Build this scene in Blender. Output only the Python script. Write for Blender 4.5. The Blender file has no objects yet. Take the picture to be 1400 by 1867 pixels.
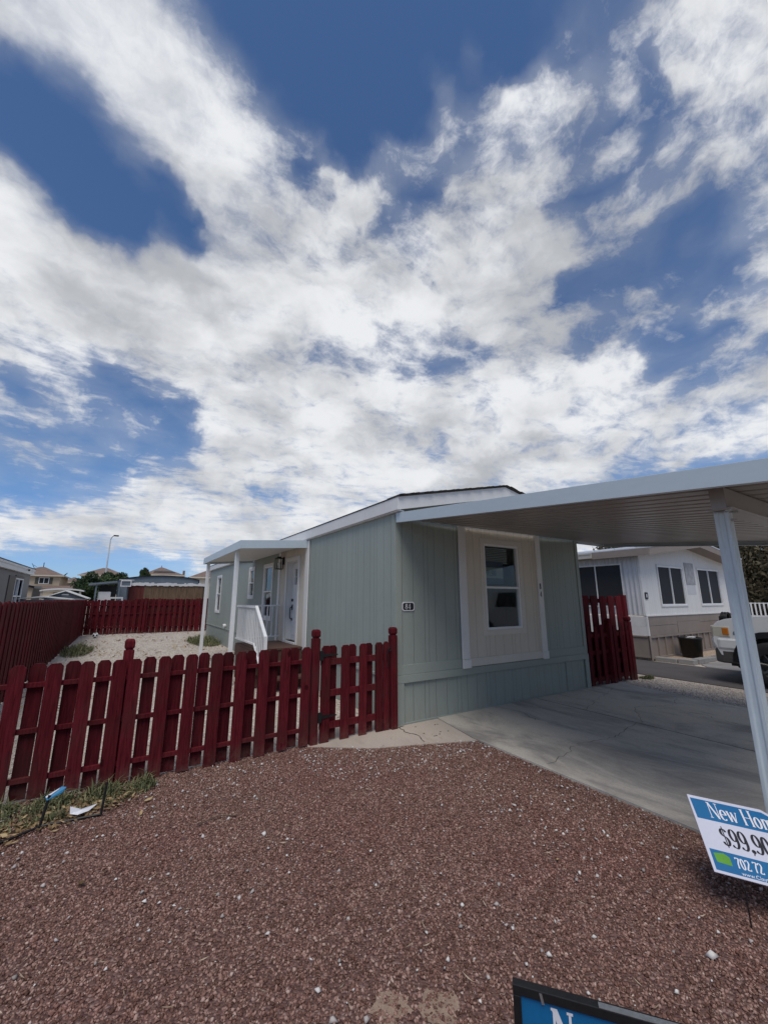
import bpy, bmesh, math, random
import numpy as np
from mathutils import Vector, Matrix

random.seed(7)
S = bpy.context.scene
COL = S.collection
R = math.radians

# ------------------------------------------------------------------ camera
YAW = 32.282
cam_d = bpy.data.cameras.new("camera")
cam = bpy.data.objects.new("camera", cam_d)
COL.objects.link(cam)
cam.location = (0, 0, 1.65)
cam.rotation_euler = (R(90 + 12.169), 0, R(-YAW))
cam_d.sensor_fit = 'HORIZONTAL'
cam_d.sensor_width = 36.0
cam_d.lens = 36.0 * 735 / 1400
cam_d.clip_start = 0.05
cam_d.clip_end = 3000
S.camera = cam

# ------------------------------------------------------------------ view
S.view_settings.view_transform = 'Standard'
S.view_settings.look = 'None'
S.view_settings.gamma = 1
S.view_settings.exposure = 0.12
S.cycles.max_bounces = 6
S.cycles.transparent_max_bounces = 8
S.cycles.use_denoising = True

# ------------------------------------------------------------------ sun
SUN_EL, SUN_AZ = 60.0, 215.0       # azimuth clockwise from +Y
sun_d = bpy.data.lights.new("sun", 'SUN')
sun_d.energy = 2.1
sun_d.angle = R(36)
sun_d.color = (1.0, 0.93, 0.84)
sun = bpy.data.objects.new("sun", sun_d)
COL.objects.link(sun)
_d = Vector((math.sin(R(SUN_AZ)) * math.cos(R(SUN_EL)), math.cos(R(SUN_AZ)) * math.cos(R(SUN_EL)), math.sin(R(SUN_EL))))
sun.rotation_euler = _d.to_track_quat('Z', 'Y').to_euler()
sun.location = _d * 40

# ------------------------------------------------------------------ world: sky with a broken cloud deck
# cloud cover by compass direction: rows are elevation 0..66 deg in steps of 2,
# columns are heading -80..80 deg about the heading YAW, two digits each (0..99)
SKY_ROWS = """
54545454545454545445342415070000000000000305081215202428333741424242424242424242424242424242424345475052545454545454545454
54545454545454545446362617070102030404054663656769696969696969696969696969696969696969696969696866636057545454545454545454
54545454545454545459585346363014191517243469696969696867666973626262616160595858595947413630242020243142545454545454545454
54545454545454545665727778828477836876837788919192939494949494565862677176808589919185725434151729425257555454545454545454
54545454545454545348597586929494949494949494949392939391889092919192929292929292929292929290807881787265575454545454545454
54545454545454545457443930333154889292929292929292929292929292929292929292929189868389929292929085807261545454545454545454
54545454545454545447465660383431366888929292929292929292929292919087847974675953443441536576848569515261585454545454545454
54545454545454545253574237405534345574787982867065608686858687868685858585838179777562514234384865726864575454545454545454
54545454545454545861444860545959493755757689919191919191919191919191919191919191918255617979797976726160605454545454545454
54545454545454545848676642373434495734354990919191919191919191919191919191919191919188767979797762657267605454545454545454
54545454545454566267555273726763445034344285929394959596969696969664929696969696919085848483817781777255575554545454545454
54545454545454586669737349456969494949395795969696969696969696969670959696969696908484848484848481665358595654545454545454
54545454545454596876777882807058343434347395969696969696969696969696969696969695808082686748565942636063615654545454545454
54545454545454617078858883848484273456819695959394929595969696969696969696969696969696893636626459676864605754545454545454
54545454545454627179869297969492898082969696969696969696969696969696969696969696969595863636363771736664615754545454545454
54545454545454637178879399999999999793889596969696969495969695949186889192939393918884573637767675696764615854545454545454
54545454545453637278839499999999999999999794909090876865666767655846505259718087835657555459383671696765625955545454545454
54545454545450447079859098999999999999999999999897948777726967656565655982828181735855585736363671706865626156545454545454
54545454545448383977869194949497999999999999999999999998979572788481828383817865253836363636364971706866656058545454545454
54545454545452362834809294949486839398999999999999999999999999999999999795939291613436364639523669706869646559545454545454
54545454545559452619257778533215116180909698999999999999999999999999999897969595948064555546364059717368706659555454545454
54545454545663613617111309050505052049357682899397999999999999999999999897969595958166757576767676767074726062565454545454
54545454545864696030090505050505102215238384848484879094979899999999999897969595796459757574706465717977666963585454545454
54545454546065717560270503030717361533787974818182898988788083858789919292929187634736384050705876848271747065595454545454
54545454556167727680634025233344597384858583818181798989898847566084898888878686837070707037416784847179757166615554545454
54545454576368737781857867576573798585858585818174515169888986523836708888878686766255514136628483788380767268635754545454
54545454566268727680838585848585858585858585806848267378406362575951557474736968707070707036708484848279757167625654545454
54545454545864687376798285858585858585858375614749503006001948595959544757687067616970564846648183817875726863585454545454
54545454545460656973767981848585858583786854382310040100000000011336535856697170694530364048576079787572686460545454545454
54545454545456616569727578808280696357494128140500000000000000000018462420251101101936373636575773747168646056545454545454
54545454545454566164687174767873594121140904010000000000000000000117040733030000081726373739565664706764605654545454545454
54545454545454545660646770727367543821090201000000000000000000000000000000000001081827404041515657656360565454545454545454
54545454545454545455596265686761503623141008060503020201010000000101020203050608132129404344455655595955545454545454545454
54545454545454545454545760636156473727201816141211100909080808080809091011121416192633394647485455555454545454545454545454
""".split()
world = bpy.data.worlds.new("World")
S.world = world
world.use_nodes = True
NT = world.node_tree
NT.nodes.clear()


class NG:
    """small node helper"""
    def __init__(self, nt):
        self.nt = nt

    def n(self, t, **kw):
        nd = self.nt.nodes.new(t)
        for k, v in kw.items():
            setattr(nd, k, v)
        return nd

    def put(self, sock, v):
        if v is None:
            return
        if isinstance(v, bpy.types.NodeSocket):
            self.nt.links.new(v, sock)
        else:
            sock.default_value = v

    def m(self, op, a, b=None, c=None, clamp=False):
        nd = self.n('ShaderNodeMath', operation=op, use_clamp=clamp)
        self.put(nd.inputs[0], a)
        self.put(nd.inputs[1], b)
        self.put(nd.inputs[2], c)
        return nd.outputs[0]

    def vm(self, op, a, b=None, scale=None):
        nd = self.n('ShaderNodeVectorMath', operation=op)
        self.put(nd.inputs[0], a)
        self.put(nd.inputs[1], b)
        if scale is not None:
            self.put(nd.inputs['Scale'], scale)
        return nd.outputs['Value'] if op in ('DOT_PRODUCT', 'LENGTH', 'DISTANCE') else nd.outputs[0]

    def noise(self, vec, scale, detail=4, rough=.55, dist=0, out=0, lac=2.0):
        nd = self.n('ShaderNodeTexNoise')
        self.put(nd.inputs['Vector'], vec)
        nd.inputs['Scale'].default_value = scale
        nd.inputs['Detail'].default_value = detail
        nd.inputs['Roughness'].default_value = rough
        nd.inputs['Lacunarity'].default_value = lac
        nd.inputs['Distortion'].default_value = dist
        return nd.outputs[out]

    def step(self, v, lo, hi, a=0., b=1., smooth=True):
        nd = self.n('ShaderNodeMapRange', interpolation_type='SMOOTHSTEP' if smooth else 'LINEAR')
        self.put(nd.inputs['Value'], v)
        nd.inputs['From Min'].default_value = lo
        nd.inputs['From Max'].default_value = hi
        nd.inputs['To Min'].default_value = a
        nd.inputs['To Max'].default_value = b
        return nd.outputs[0]

    def mix(self, f, a, b, blend='MIX'):
        nd = self.n('ShaderNodeMix', data_type='RGBA', blend_type=blend)
        self.put(nd.inputs[0], f)
        self.put(nd.inputs[6], a if not isinstance(a, tuple) else (*a[:3], 1))
        self.put(nd.inputs[7], b if not isinstance(b, tuple) else (*b[:3], 1))
        return nd.outputs[2]

    def mapping(self, vec, loc=(0, 0, 0), rot=(0, 0, 0), scale=(1, 1, 1)):
        nd = self.n('ShaderNodeMapping')
        self.put(nd.inputs[0], vec)
        nd.inputs['Location'].default_value = loc
        nd.inputs['Rotation'].default_value = rot
        nd.inputs['Scale'].default_value = scale
        return nd.outputs[0]


g = NG(NT)
tc = g.n('ShaderNodeTexCoord')
D = tc.outputs['Generated']
sep = g.n('ShaderNodeSeparateXYZ')
g.put(sep.inputs[0], D)
zpos = g.m('MAXIMUM', sep.outputs[2], 0.0)
den = g.m('ADD', zpos, 0.10)
comb = g.n('ShaderNodeCombineXYZ')
g.put(comb.inputs[0], g.m('DIVIDE', sep.outputs[0], den))
g.put(comb.inputs[1], g.m('DIVIDE', sep.outputs[1], den))
UV = comb.outputs[0]                                   # flat cloud deck seen in perspective
warp = g.noise(UV, 1.6, 3, .6, out=1)
warpv = g.vm('SCALE', g.vm('SUBTRACT', warp, (.5, .5, .5)), scale=.42)
UVW = g.vm('ADD', UV, warpv)
# direction, slightly warped so that the bank edges are ragged
Dw = g.vm('NORMALIZE', g.vm('ADD', D, g.vm('SCALE', g.vm('SUBTRACT', g.noise(D, 9.0, 4, .6, out=1), (.5, .5, .5)), scale=.075)))
sp2 = g.n('ShaderNodeSeparateXYZ')
g.put(sp2.inputs[0], Dw)
yr = R(YAW)
cx = g.m('SUBTRACT', g.m('MULTIPLY', sp2.outputs[0], math.cos(yr)), g.m('MULTIPLY', sp2.outputs[1], math.sin(yr)))
cy = g.m('ADD', g.m('MULTIPLY', sp2.outputs[0], math.sin(yr)), g.m('MULTIPLY', sp2.outputs[1], math.cos(yr)))
head = g.m('ARCTAN2', cx, cy)
azn = g.m('ADD', g.m('MULTIPLY', head, 1 / R(160)), 0.5)
eln = g.m('MULTIPLY', g.m('ARCSINE', sp2.outputs[2]), 1 / R(2.0))
cover = None
for i, row in enumerate(SKY_ROWS):
    vals = [int(row[k:k + 2]) / 99 for k in range(0, len(row), 2)]
    fc = g.n('ShaderNodeFloatCurve')
    cv = fc.mapping.curves[0]
    cv.points[0].location = (0, vals[0])
    cv.points[1].location = (1, vals[-1])
    for k in range(1, len(vals) - 1):
        cv.points.new(k / (len(vals) - 1), vals[k])
    fc.mapping.update()
    g.put(fc.inputs[1], azn)
    last = i == len(SKY_ROWS) - 1
    dd = g.m('SUBTRACT', eln, float(i))
    if i == 0:
        w = g.m('SUBTRACT', 1.0, g.m('MAXIMUM', dd, 0.0), clamp=True)
    elif last:
        w = g.m('SUBTRACT', 1.0, g.m('MAXIMUM', g.m('MULTIPLY', dd, -1.0), 0.0), clamp=True)
    else:
        w = g.m('SUBTRACT', 1.0, g.m('ABSOLUTE', dd), clamp=True)
    t = g.m('MULTIPLY', fc.outputs[0], w)
    cover = t if cover is None else g.m('ADD', cover, t)
n_big = g.noise(UVW, 2.2, 8, .58)
n_fib = g.noise(g.mapping(UVW, rot=(0, 0, R(-25)), scale=(1.0, 1.7, 1)), 6.5, 7, .60)
Dm = g.mapping(Dw, scale=(1, 1, 1.7))
n_puf = g.noise(Dm, 17.0, 9, .66)
n_mix = g.m('ADD', g.m('ADD', g.m('MULTIPLY', n_big, .30), g.m('MULTIPLY', n_fib, .34)), g.m('MULTIPLY', n_puf, .36))
soft = g.m('MULTIPLY', g.step(cx, -.42, -.10, 1., 0.), g.step(sp2.outputs[2], .42, .72))
amp = g.m('SUBTRACT', 2.5, g.m('MULTIPLY', soft, 1.5))
edge = g.m('ADD', cover, g.m('MULTIPLY', g.m('SUBTRACT', n_mix, .5), amp))
mask = g.step(edge, .34, 1.0)
veil = g.m('MULTIPLY', g.step(g.m('ADD', cover, g.m('MULTIPLY', g.m('SUBTRACT', n_big, .5), 1.0)), .10, .85), .30)
mask = g.m('MAXIMUM', mask, veil)
# cloud brightness: bright tops, grey bellies
n_sh = g.noise(g.mapping(Dw, loc=(3.1, 1.7, .4), scale=(1, 1, 2.2)), 3.0, 5, .5)
n_sh2 = g.noise(g.vm('ADD', Dm, (.03, -.03, .05)), 9.0, 6, .55)
sh = g.m('ADD', g.m('ADD', g.m('MULTIPLY', n_sh, .62), g.m('MULTIPLY', n_sh2, .25)), g.m('MULTIPLY', n_big, .13))
sh = g.step(sh, .395, .60)
thin = g.step(edge, .4, .9)
sh = g.m('MULTIPLY', sh, g.m('ADD', g.m('MULTIPLY', thin, .35), .65))
cloud = g.mix(sh, (.43, .445, .475), (.77, .785, .81))
sky = g.n('ShaderNodeTexSky', sky_type='NISHITA')
sky.sun_disc = False
sky.sun_elevation = R(SUN_EL)
sky.sun_rotation = R(SUN_AZ)
sky.altitude = 600
sky.air_density = 1.0
sky.dust_density = 0.6
sky.ozone_density = 2.0
skyc = g.mix(1.0, sky.outputs[0], (.078, .082, .095), 'MULTIPLY')
lo = g.step(sep.outputs[2], .0, .30)
skyc2 = g.mix(lo, g.mix(1.0, skyc, (.68, .86, 1.12), 'MULTIPLY'), g.mix(1.0, skyc, (.84, 1.02, 1.08), 'MULTIPLY'))
full = g.mix(mask, skyc2, cloud)
full = g.mix(1.0, full, (1 / .1, 1 / .1, 1 / .1), 'MULTIPLY')
bg = g.n('ShaderNodeBackground')
bg.inputs['Strength'].default_value = 0.1
g.put(bg.inputs[0], full)
wo = g.n('ShaderNodeOutputWorld')
NT.links.new(bg.outputs[0], wo.inputs[0])
world.cycles.sampling_method = 'MANUAL'
world.cycles.sample_map_resolution = 512

# ------------------------------------------------------------------ materials
MATS = {}


def base_mat(name, rough=.6, metal=0., spec=.35):
    m = bpy.data.materials.new(name)
    m.use_nodes = True
    nt = m.node_tree
    b = nt.nodes['Principled BSDF']
    b.inputs['Roughness'].default_value = rough
    b.inputs['Metallic'].default_value = metal
    b.inputs['Specular IOR Level'].default_value = spec
    MATS[name] = m
    return m, NG(nt), b


def mat(name, col, rough=.6, var=.12, scale=3., fine=40., bump=.15, bscale=60., metal=0., spec=.35, stretch=(1, 1, 1), dirt=None, dirt_amt=.0):
    """plain surface with large and small tonal variation, a little dirt and bump"""
    m, q, b = base_mat(name, rough, metal, spec)
    tcn = q.n('ShaderNodeTexCoord')
    v = q.mapping(tcn.outputs['Object'], scale=stretch)
    n1 = q.noise(v, scale, 5, .6)
    n2 = q.noise(v, fine, 4, .6)
    f = q.m('ADD', q.m('MULTIPLY', n1, .6), q.m('MULTIPLY', n2, .4))
    f = q.step(f, .3, .7)
    lo_ = tuple(c * (1 - var) for c in col)
    hi_ = tuple(min(1, c * (1 + var)) for c in col)
    c = q.mix(f, lo_, hi_)
    if dirt is not None:
        nd = q.noise(v, scale * .7, 8, .7)
        c = q.mix(q.m('MULTIPLY', q.step(nd, .48, .72), dirt_amt), c, dirt)
    q.put(b.inputs['Base Color'], c)
    q.put(b.inputs['Roughness'], q.m('ADD', q.m('MULTIPLY', n2, .2), rough - .1))
    if bump:
        bn = q.n('ShaderNodeBump')
        bn.inputs['Strength'].default_value = bump
        bn.inputs['Distance'].default_value = .004
        q.put(bn.inputs['Height'], q.noise(v, bscale, 4, .6))
        q.put(b.inputs['Normal'], bn.outputs[0])
    return m


def siding(name, col, period=.2, var=.06, off=0.0, gw=.035):
    """grooved, wood-embossed panel siding: narrow vertical grooves at two spacings"""
    m, q, b = base_mat(name, .62)
    tcn = q.n('ShaderNodeTexCoord')
    o = tcn.outputs['Object']
    s = q.n('ShaderNodeSeparateXYZ')
    q.put(s.inputs[0], o)
    a = q.m('ADD', q.m('ADD', s.outputs[0], s.outputs[1]), off)
    fr = q.m('FRACT', q.m('DIVIDE', a, period))
    d = q.m('ABSOLUTE', q.m('SUBTRACT', fr, .5))
    gr = q.step(d, .0, gw, 0., 1.)
    fr2 = q.m('FRACT', q.m('ADD', q.m('DIVIDE', a, period * 3), .21))
    gr2 = q.step(q.m('ABSOLUTE', q.m('SUBTRACT', fr2, .5)), .0, gw * .3, 0., 1.)
    gr = q.m('MINIMUM', gr, gr2)
    grain = q.noise(q.mapping(o, scale=(30, 30, 2.2)), 3.0, 6, .65)
    big = q.noise(q.mapping(o, scale=(1, 1, .6)), 1.3, 4, .6)
    f = q.m('ADD', q.m('MULTIPLY', grain, .5), q.m('MULTIPLY', big, .5))
    c = q.mix(q.step(f, .35, .65), tuple(x * (1 - var) for x in col), tuple(x * (1 + var) for x in col))
    c = q.mix(q.m('SUBTRACT', 1.0, gr), c, tuple(x * .72 for x in col))
    dz = q.m('MULTIPLY', q.step(s.outputs[2], .0, .30, 1., 0.), q.step(q.noise(q.mapping(o, scale=(3, 3, 1.2)), 3.0, 6, .7), .38, .66))
    c = q.mix(q.m('MULTIPLY', dz, .38), c, (.27, .21, .165))
    q.put(b.inputs['Base Color'], c)
    bn = q.n('ShaderNodeBump')
    bn.inputs['Strength'].default_value = .8
    bn.inputs['Distance'].default_value = .006
    q.put(bn.inputs['Height'], q.m('ADD', gr, q.m('MULTIPLY', grain, .22)))
    q.put(b.inputs['Normal'], bn.outputs[0])
    return m


def wood_red(name, col, dark=1.0):
    m, q, b = base_mat(name, .8, spec=.08)
    tcn = q.n('ShaderNodeTexCoord')
    o = tcn.outputs['Object']
    grain = q.noise(q.mapping(o, scale=(14, 14, 1.0)), 4.0, 7, .65, dist=.6)
    blot = q.noise(o, 2.3, 5, .6)
    knots = q.noise(q.mapping(o, scale=(1, 1, .6)), 9., 2, .5)
    bd = q.n('ShaderNodeAttribute', attribute_name='tone')
    c = q.mix(q.step(grain, .3, .72), tuple(x * .5 for x in col), tuple(x * 1.3 for x in col))
    c = q.mix(q.m('MULTIPLY', q.step(blot, .45, .7), .6), c, tuple((col[0] * .62, col[1] * 1.9, col[2] * 1.2)))
    sc = q.noise(q.mapping(o, scale=(6, 6, .9)), 9., 6, .75)
    c = q.mix(q.m('MULTIPLY', q.step(sc, .62, .72), .22), c, (.22, .06, .055))
    c = q.mix(q.step(knots, .70, .76), c, tuple(x * .35 for x in col))
    sz = q.n('ShaderNodeSeparateXYZ'); q.put(sz.inputs[0], o)
    dz = q.m('MULTIPLY', q.step(sz.outputs[2], .0, .22, 1., 0.), q.step(q.noise(o, 14., 6, .7), .36, .62))
    c = q.mix(q.m('MULTIPLY', dz, .30), c, (.20, .13, .10))
    k = q.m('ADD', q.m('MULTIPLY', bd.outputs['Fac'], .36), .80)
    mm = q.n('ShaderNodeVectorMath', operation='SCALE')
    q.put(mm.inputs[0], c)
    q.put(mm.inputs['Scale'], k)
    q.put(b.inputs['Base Color'], mm.outputs[0])
    bn = q.n('ShaderNodeBump')
    bn.inputs['Strength'].default_value = .5
    bn.inputs['Distance'].default_value = .003
    q.put(bn.inputs['Height'], grain)
    q.put(b.inputs['Normal'], bn.outputs[0])
    return m


def glass(name, tint=(.30, .33, .34), refl=.10):
    m, q, b = base_mat(name)
    q.nt.nodes.remove(b)
    lw = q.n('ShaderNodeFresnel')
    lw.inputs[0].default_value = 1.5
    geo = q.n('ShaderNodeNewGeometry')
    f = q.m('MULTIPLY', q.m('ADD', lw.outputs[0], refl, clamp=True), q.m('SUBTRACT', 1.0, geo.outputs['Backfacing']))
    tr = q.n('ShaderNodeBsdfTransparent')
    tr.inputs[0].default_value = (*tint, 1)
    gl = q.n('ShaderNodeBsdfGlossy')
    gl.inputs['Roughness'].default_value = .015
    gl.inputs[0].default_value = (.9, .95, 1, 1)
    mx = q.n('ShaderNodeMixShader')
    q.put(mx.inputs[0], f)
    q.nt.links.new(tr.outputs[0], mx.inputs[1])
    q.nt.links.new(gl.outputs[0], mx.inputs[2])
    out = [x for x in q.nt.nodes if x.type == 'OUTPUT_MATERIAL'][0]
    q.nt.links.new(mx.outputs[0], out.inputs[0])
    return m


SAGE = (.288, .325, .296)
M = dict(
    sage=siding('sage_siding', SAGE),
    sage_trim=mat('sage_trim', tuple(c * 1.0 for c in SAGE), .6, .05, 2, 50, .25, 90),
    cream=siding('cream_siding', (.60, .55, .465)),
    white=mat('white_trim', (.68, .68, .665), .5, .05, 2, 30, .15, 80, dirt=(.4, .38, .34), dirt_amt=.15),
    cream_trim=mat('cream_trim', (.62, .585, .52), .55, .05, 2, 30, .2, 80),
    vinyl=mat('white_vinyl', (.74, .75, .75), .35, .03, 2, 20, 0),
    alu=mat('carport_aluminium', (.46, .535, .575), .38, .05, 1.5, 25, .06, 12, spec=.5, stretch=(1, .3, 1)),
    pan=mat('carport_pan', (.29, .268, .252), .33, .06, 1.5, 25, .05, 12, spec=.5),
    post=mat('carport_post', (.56, .63, .65), .42, .10, 2.5, 60, .15, 40, stretch=(1, 1, .2), dirt=(.30, .33, .33), dirt_amt=.35),
    galv=mat('galvanised', (.42, .44, .45), .35, .15, 8, 60, .1, 40, metal=.8),
    shingle=mat('roof_shingle', (.075, .068, .062), .9, .3, 6, 120, .6, 90),
    glass=glass('window_glass', (.94, .97, .97), .0),
    glass_dark=glass('window_glass_dark', (.10, .11, .12), .03),
    dark=mat('interior_dark', (.035, .035, .035), .9, .1, 2, 10, 0),
    blind=mat('blind_slat', (.30, .33, .33), .6, .05, 2, 10, 0),
    black=mat('black_metal', (.012, .012, .013), .45, .2, 10, 60, .1, 60),
    black_plastic=mat('black_plastic', (.010, .010, .011), .4, .2, 6, 60, .15, 40),
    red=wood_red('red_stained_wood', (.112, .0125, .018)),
    red_shade=wood_red('red_stained_wood_shade', (.090, .0105, .015)),  # same stain for back boards, their shade behind the front ones darkened into the colour
    deck=mat('deck_brown', (.085, .048, .036), .8, .2, 4, 60, .3, 60, stretch=(1, 6, 1)),
    concrete=None,
)


def concrete(name, col, stain, amt, stretch=(1, .5, 1), sc=1.0):
    m, q, b = base_mat(name, .85, spec=.25)
    tcn = q.n('ShaderNodeTexCoord')
    o = tcn.outputs['Object']
    n1 = q.noise(q.mapping(o, scale=stretch), 1.1 * sc, 8, .68, dist=.5)
    n2 = q.noise(q.mapping(o, scale=(1, .25, 1)), 5 * sc, 7, .7)
    n3 = q.noise(o, 60, 5, .7)
    n4 = q.noise(o, 300, 2, .5)
    c = q.mix(q.step(n3, .3, .7), tuple(x * .88 for x in col), tuple(x * 1.1 for x in col))
    c = q.mix(q.m('MULTIPLY', q.step(n1, .44, .66), amt), c, stain)
    c = q.mix(q.m('MULTIPLY', q.step(n2, .52, .70), amt * .75), c, stain)
    c = q.mix(q.m('MULTIPLY', q.step(n4, .62, .72), .35), c, tuple(x * .5 for x in col))
    q.put(b.inputs['Base Color'], c)
    bn = q.n('ShaderNodeBump')
    bn.inputs['Strength'].default_value = .35
    bn.inputs['Distance'].default_value = .004
    q.put(bn.inputs['Height'], q.m('ADD', n3, q.m('MULTIPLY', n4, .5)))
    q.put(b.inputs['Normal'], bn.outputs[0])
    return m


M['concrete'] = concrete('driveway_concrete', (.52, .48, .415), (.21, .20, .19), .78)
M['apron'] = concrete('apron_concrete', (.46, .40, .345), (.30, .25, .21), .4)
M['curb'] = concrete('curb_concrete', (.27, .26, .25), (.12, .11, .10), .5)
M['asphalt'] = concrete('asphalt', (.085, .078, .078), (.05, .048, .048), .5)
M['joint'] = mat('joint_dark', (.05, .045, .04), .95, .3, 20, 80, 0)


def voronoi_gravel(name, cols, scale, bump=.8, dist=.01):
    m, q, b = base_mat(name, .85, spec=.2)
    tcn = q.n('ShaderNodeTexCoord')
    o = tcn.outputs['Object']
    vo = q.n('ShaderNodeTexVoronoi')
    q.put(vo.inputs['Vector'], o)
    vo.inputs['Scale'].default_value = scale
    s = q.n('ShaderNodeSeparateXYZ')
    q.put(s.inputs[0], vo.outputs['Color'])
    c = q.mix(s.outputs[0], cols[0], cols[1])
    c = q.mix(q.step(s.outputs[1], .86, .9), c, cols[2])
    big = q.noise(o, 1.2, 6, .6)
    c = q.mix(q.m('MULTIPLY', q.step(big, .45, .7), .4), c, cols[3])
    q.put(b.inputs['Base Color'], c)
    bn = q.n('ShaderNodeBump')
    bn.inputs['Strength'].default_value = bump
    bn.inputs['Distance'].default_value = dist
    q.put(bn.inputs['Height'], q.m('SUBTRACT', 1.0, vo.outputs['Distance']))
    q.put(b.inputs['Normal'], bn.outputs[0])
    return m


M['ground'] = voronoi_gravel('pale_yard_gravel', ((.38, .33, .275), (.52, .46, .395), (.62, .58, .52), (.27, .215, .165)), 45)
M['gravelbed'] = voronoi_gravel('red_gravel_bed', ((.11, .06, .05), (.19, .11, .095), (.30, .2, .175), (.12, .068, .058)), 70, 1.0, .014)
M['tan_gravel'] = voronoi_gravel('tan_gravel', ((.28, .21, .15), (.42, .33, .25), (.5, .42, .34), (.25, .18, .13)), 35)


def attr_mat(name, stops, rough=.85, attr='tone'):
    m, q, b = base_mat(name, rough, spec=.25)
    at = q.n('ShaderNodeAttribute', attribute_name=attr)
    cr = q.n('ShaderNodeValToRGB')
    el_ = cr.color_ramp.elements
    while len(el_) > 1:
        el_.remove(el_[-1])
    el_[0].position = stops[0][0]
    el_[0].color = (*stops[0][1], 1)
    for p, c in stops[1:]:
        e = el_.new(p)
        e.color = (*c, 1)
    q.put(cr.inputs[0], at.outputs['Fac'])
    q.put(b.inputs['Base Color'], cr.outputs[0])
    return m, q, b, cr


M['rock'], _q, _b, _cr = attr_mat('red_lava_gravel', [(0, (.075, .036, .026)), (.3, (.185, .098, .074)), (.6, (.295, .175, .138)), (.88, (.42, .285, .235)), (1, (.58, .46, .40))])
_tc = _q.n('ShaderNodeTexCoord')
_bl = _q.step(_q.noise(_tc.outputs['Object'], .8, 5, .6), .42, .66)
_q.put(_b.inputs['Base Color'], _q.mix(_q.m('MULTIPLY', _bl, .5), _cr.outputs[0], _q.mix(1.0, _cr.outputs[0], (.95, .76, .78), 'MULTIPLY')))
M['lamp_pole'] = mat('lamp_pole_grey', (.34, .37, .40), .5, .08, 2, 20, 0)
M['pebble'] = attr_mat('white_pebble', [(0, (.30, .26, .24)), (.5, (.50, .45, .42)), (1, (.72, .70, .66))])[0]
M['leaf_green'] = attr_mat('leaf_green', [(0, (.018, .032, .014)), (.5, (.045, .075, .030)), (1, (.09, .125, .05))])[0]
M['leaf_olive'] = attr_mat('leaf_olive', [(0, (.035, .030, .017)), (.5, (.075, .064, .036)), (1, (.15, .125, .085))])[0]
M['grass'] = attr_mat('grass_blade', [(0, (.07, .078, .035)), (.55, (.14, .155, .075)), (.8, (.21, .20, .11)), (1, (.36, .30, .18))])[0]
M['dryleaf'] = attr_mat('dry_leaf', [(0, (.10, .065, .03)), (.6, (.26, .17, .085)), (1, (.45, .34, .18))])[0]
M['straw'] = attr_mat('straw', [(0, (.22, .15, .10)), (1, (.55, .46, .34))])[0]
M['bark'] = mat('bark', (.10, .075, .055), .9, .3, 8, 60, .8, 40)


# ------------------------------------------------------------------ mesh builder
ORG = {}


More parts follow.
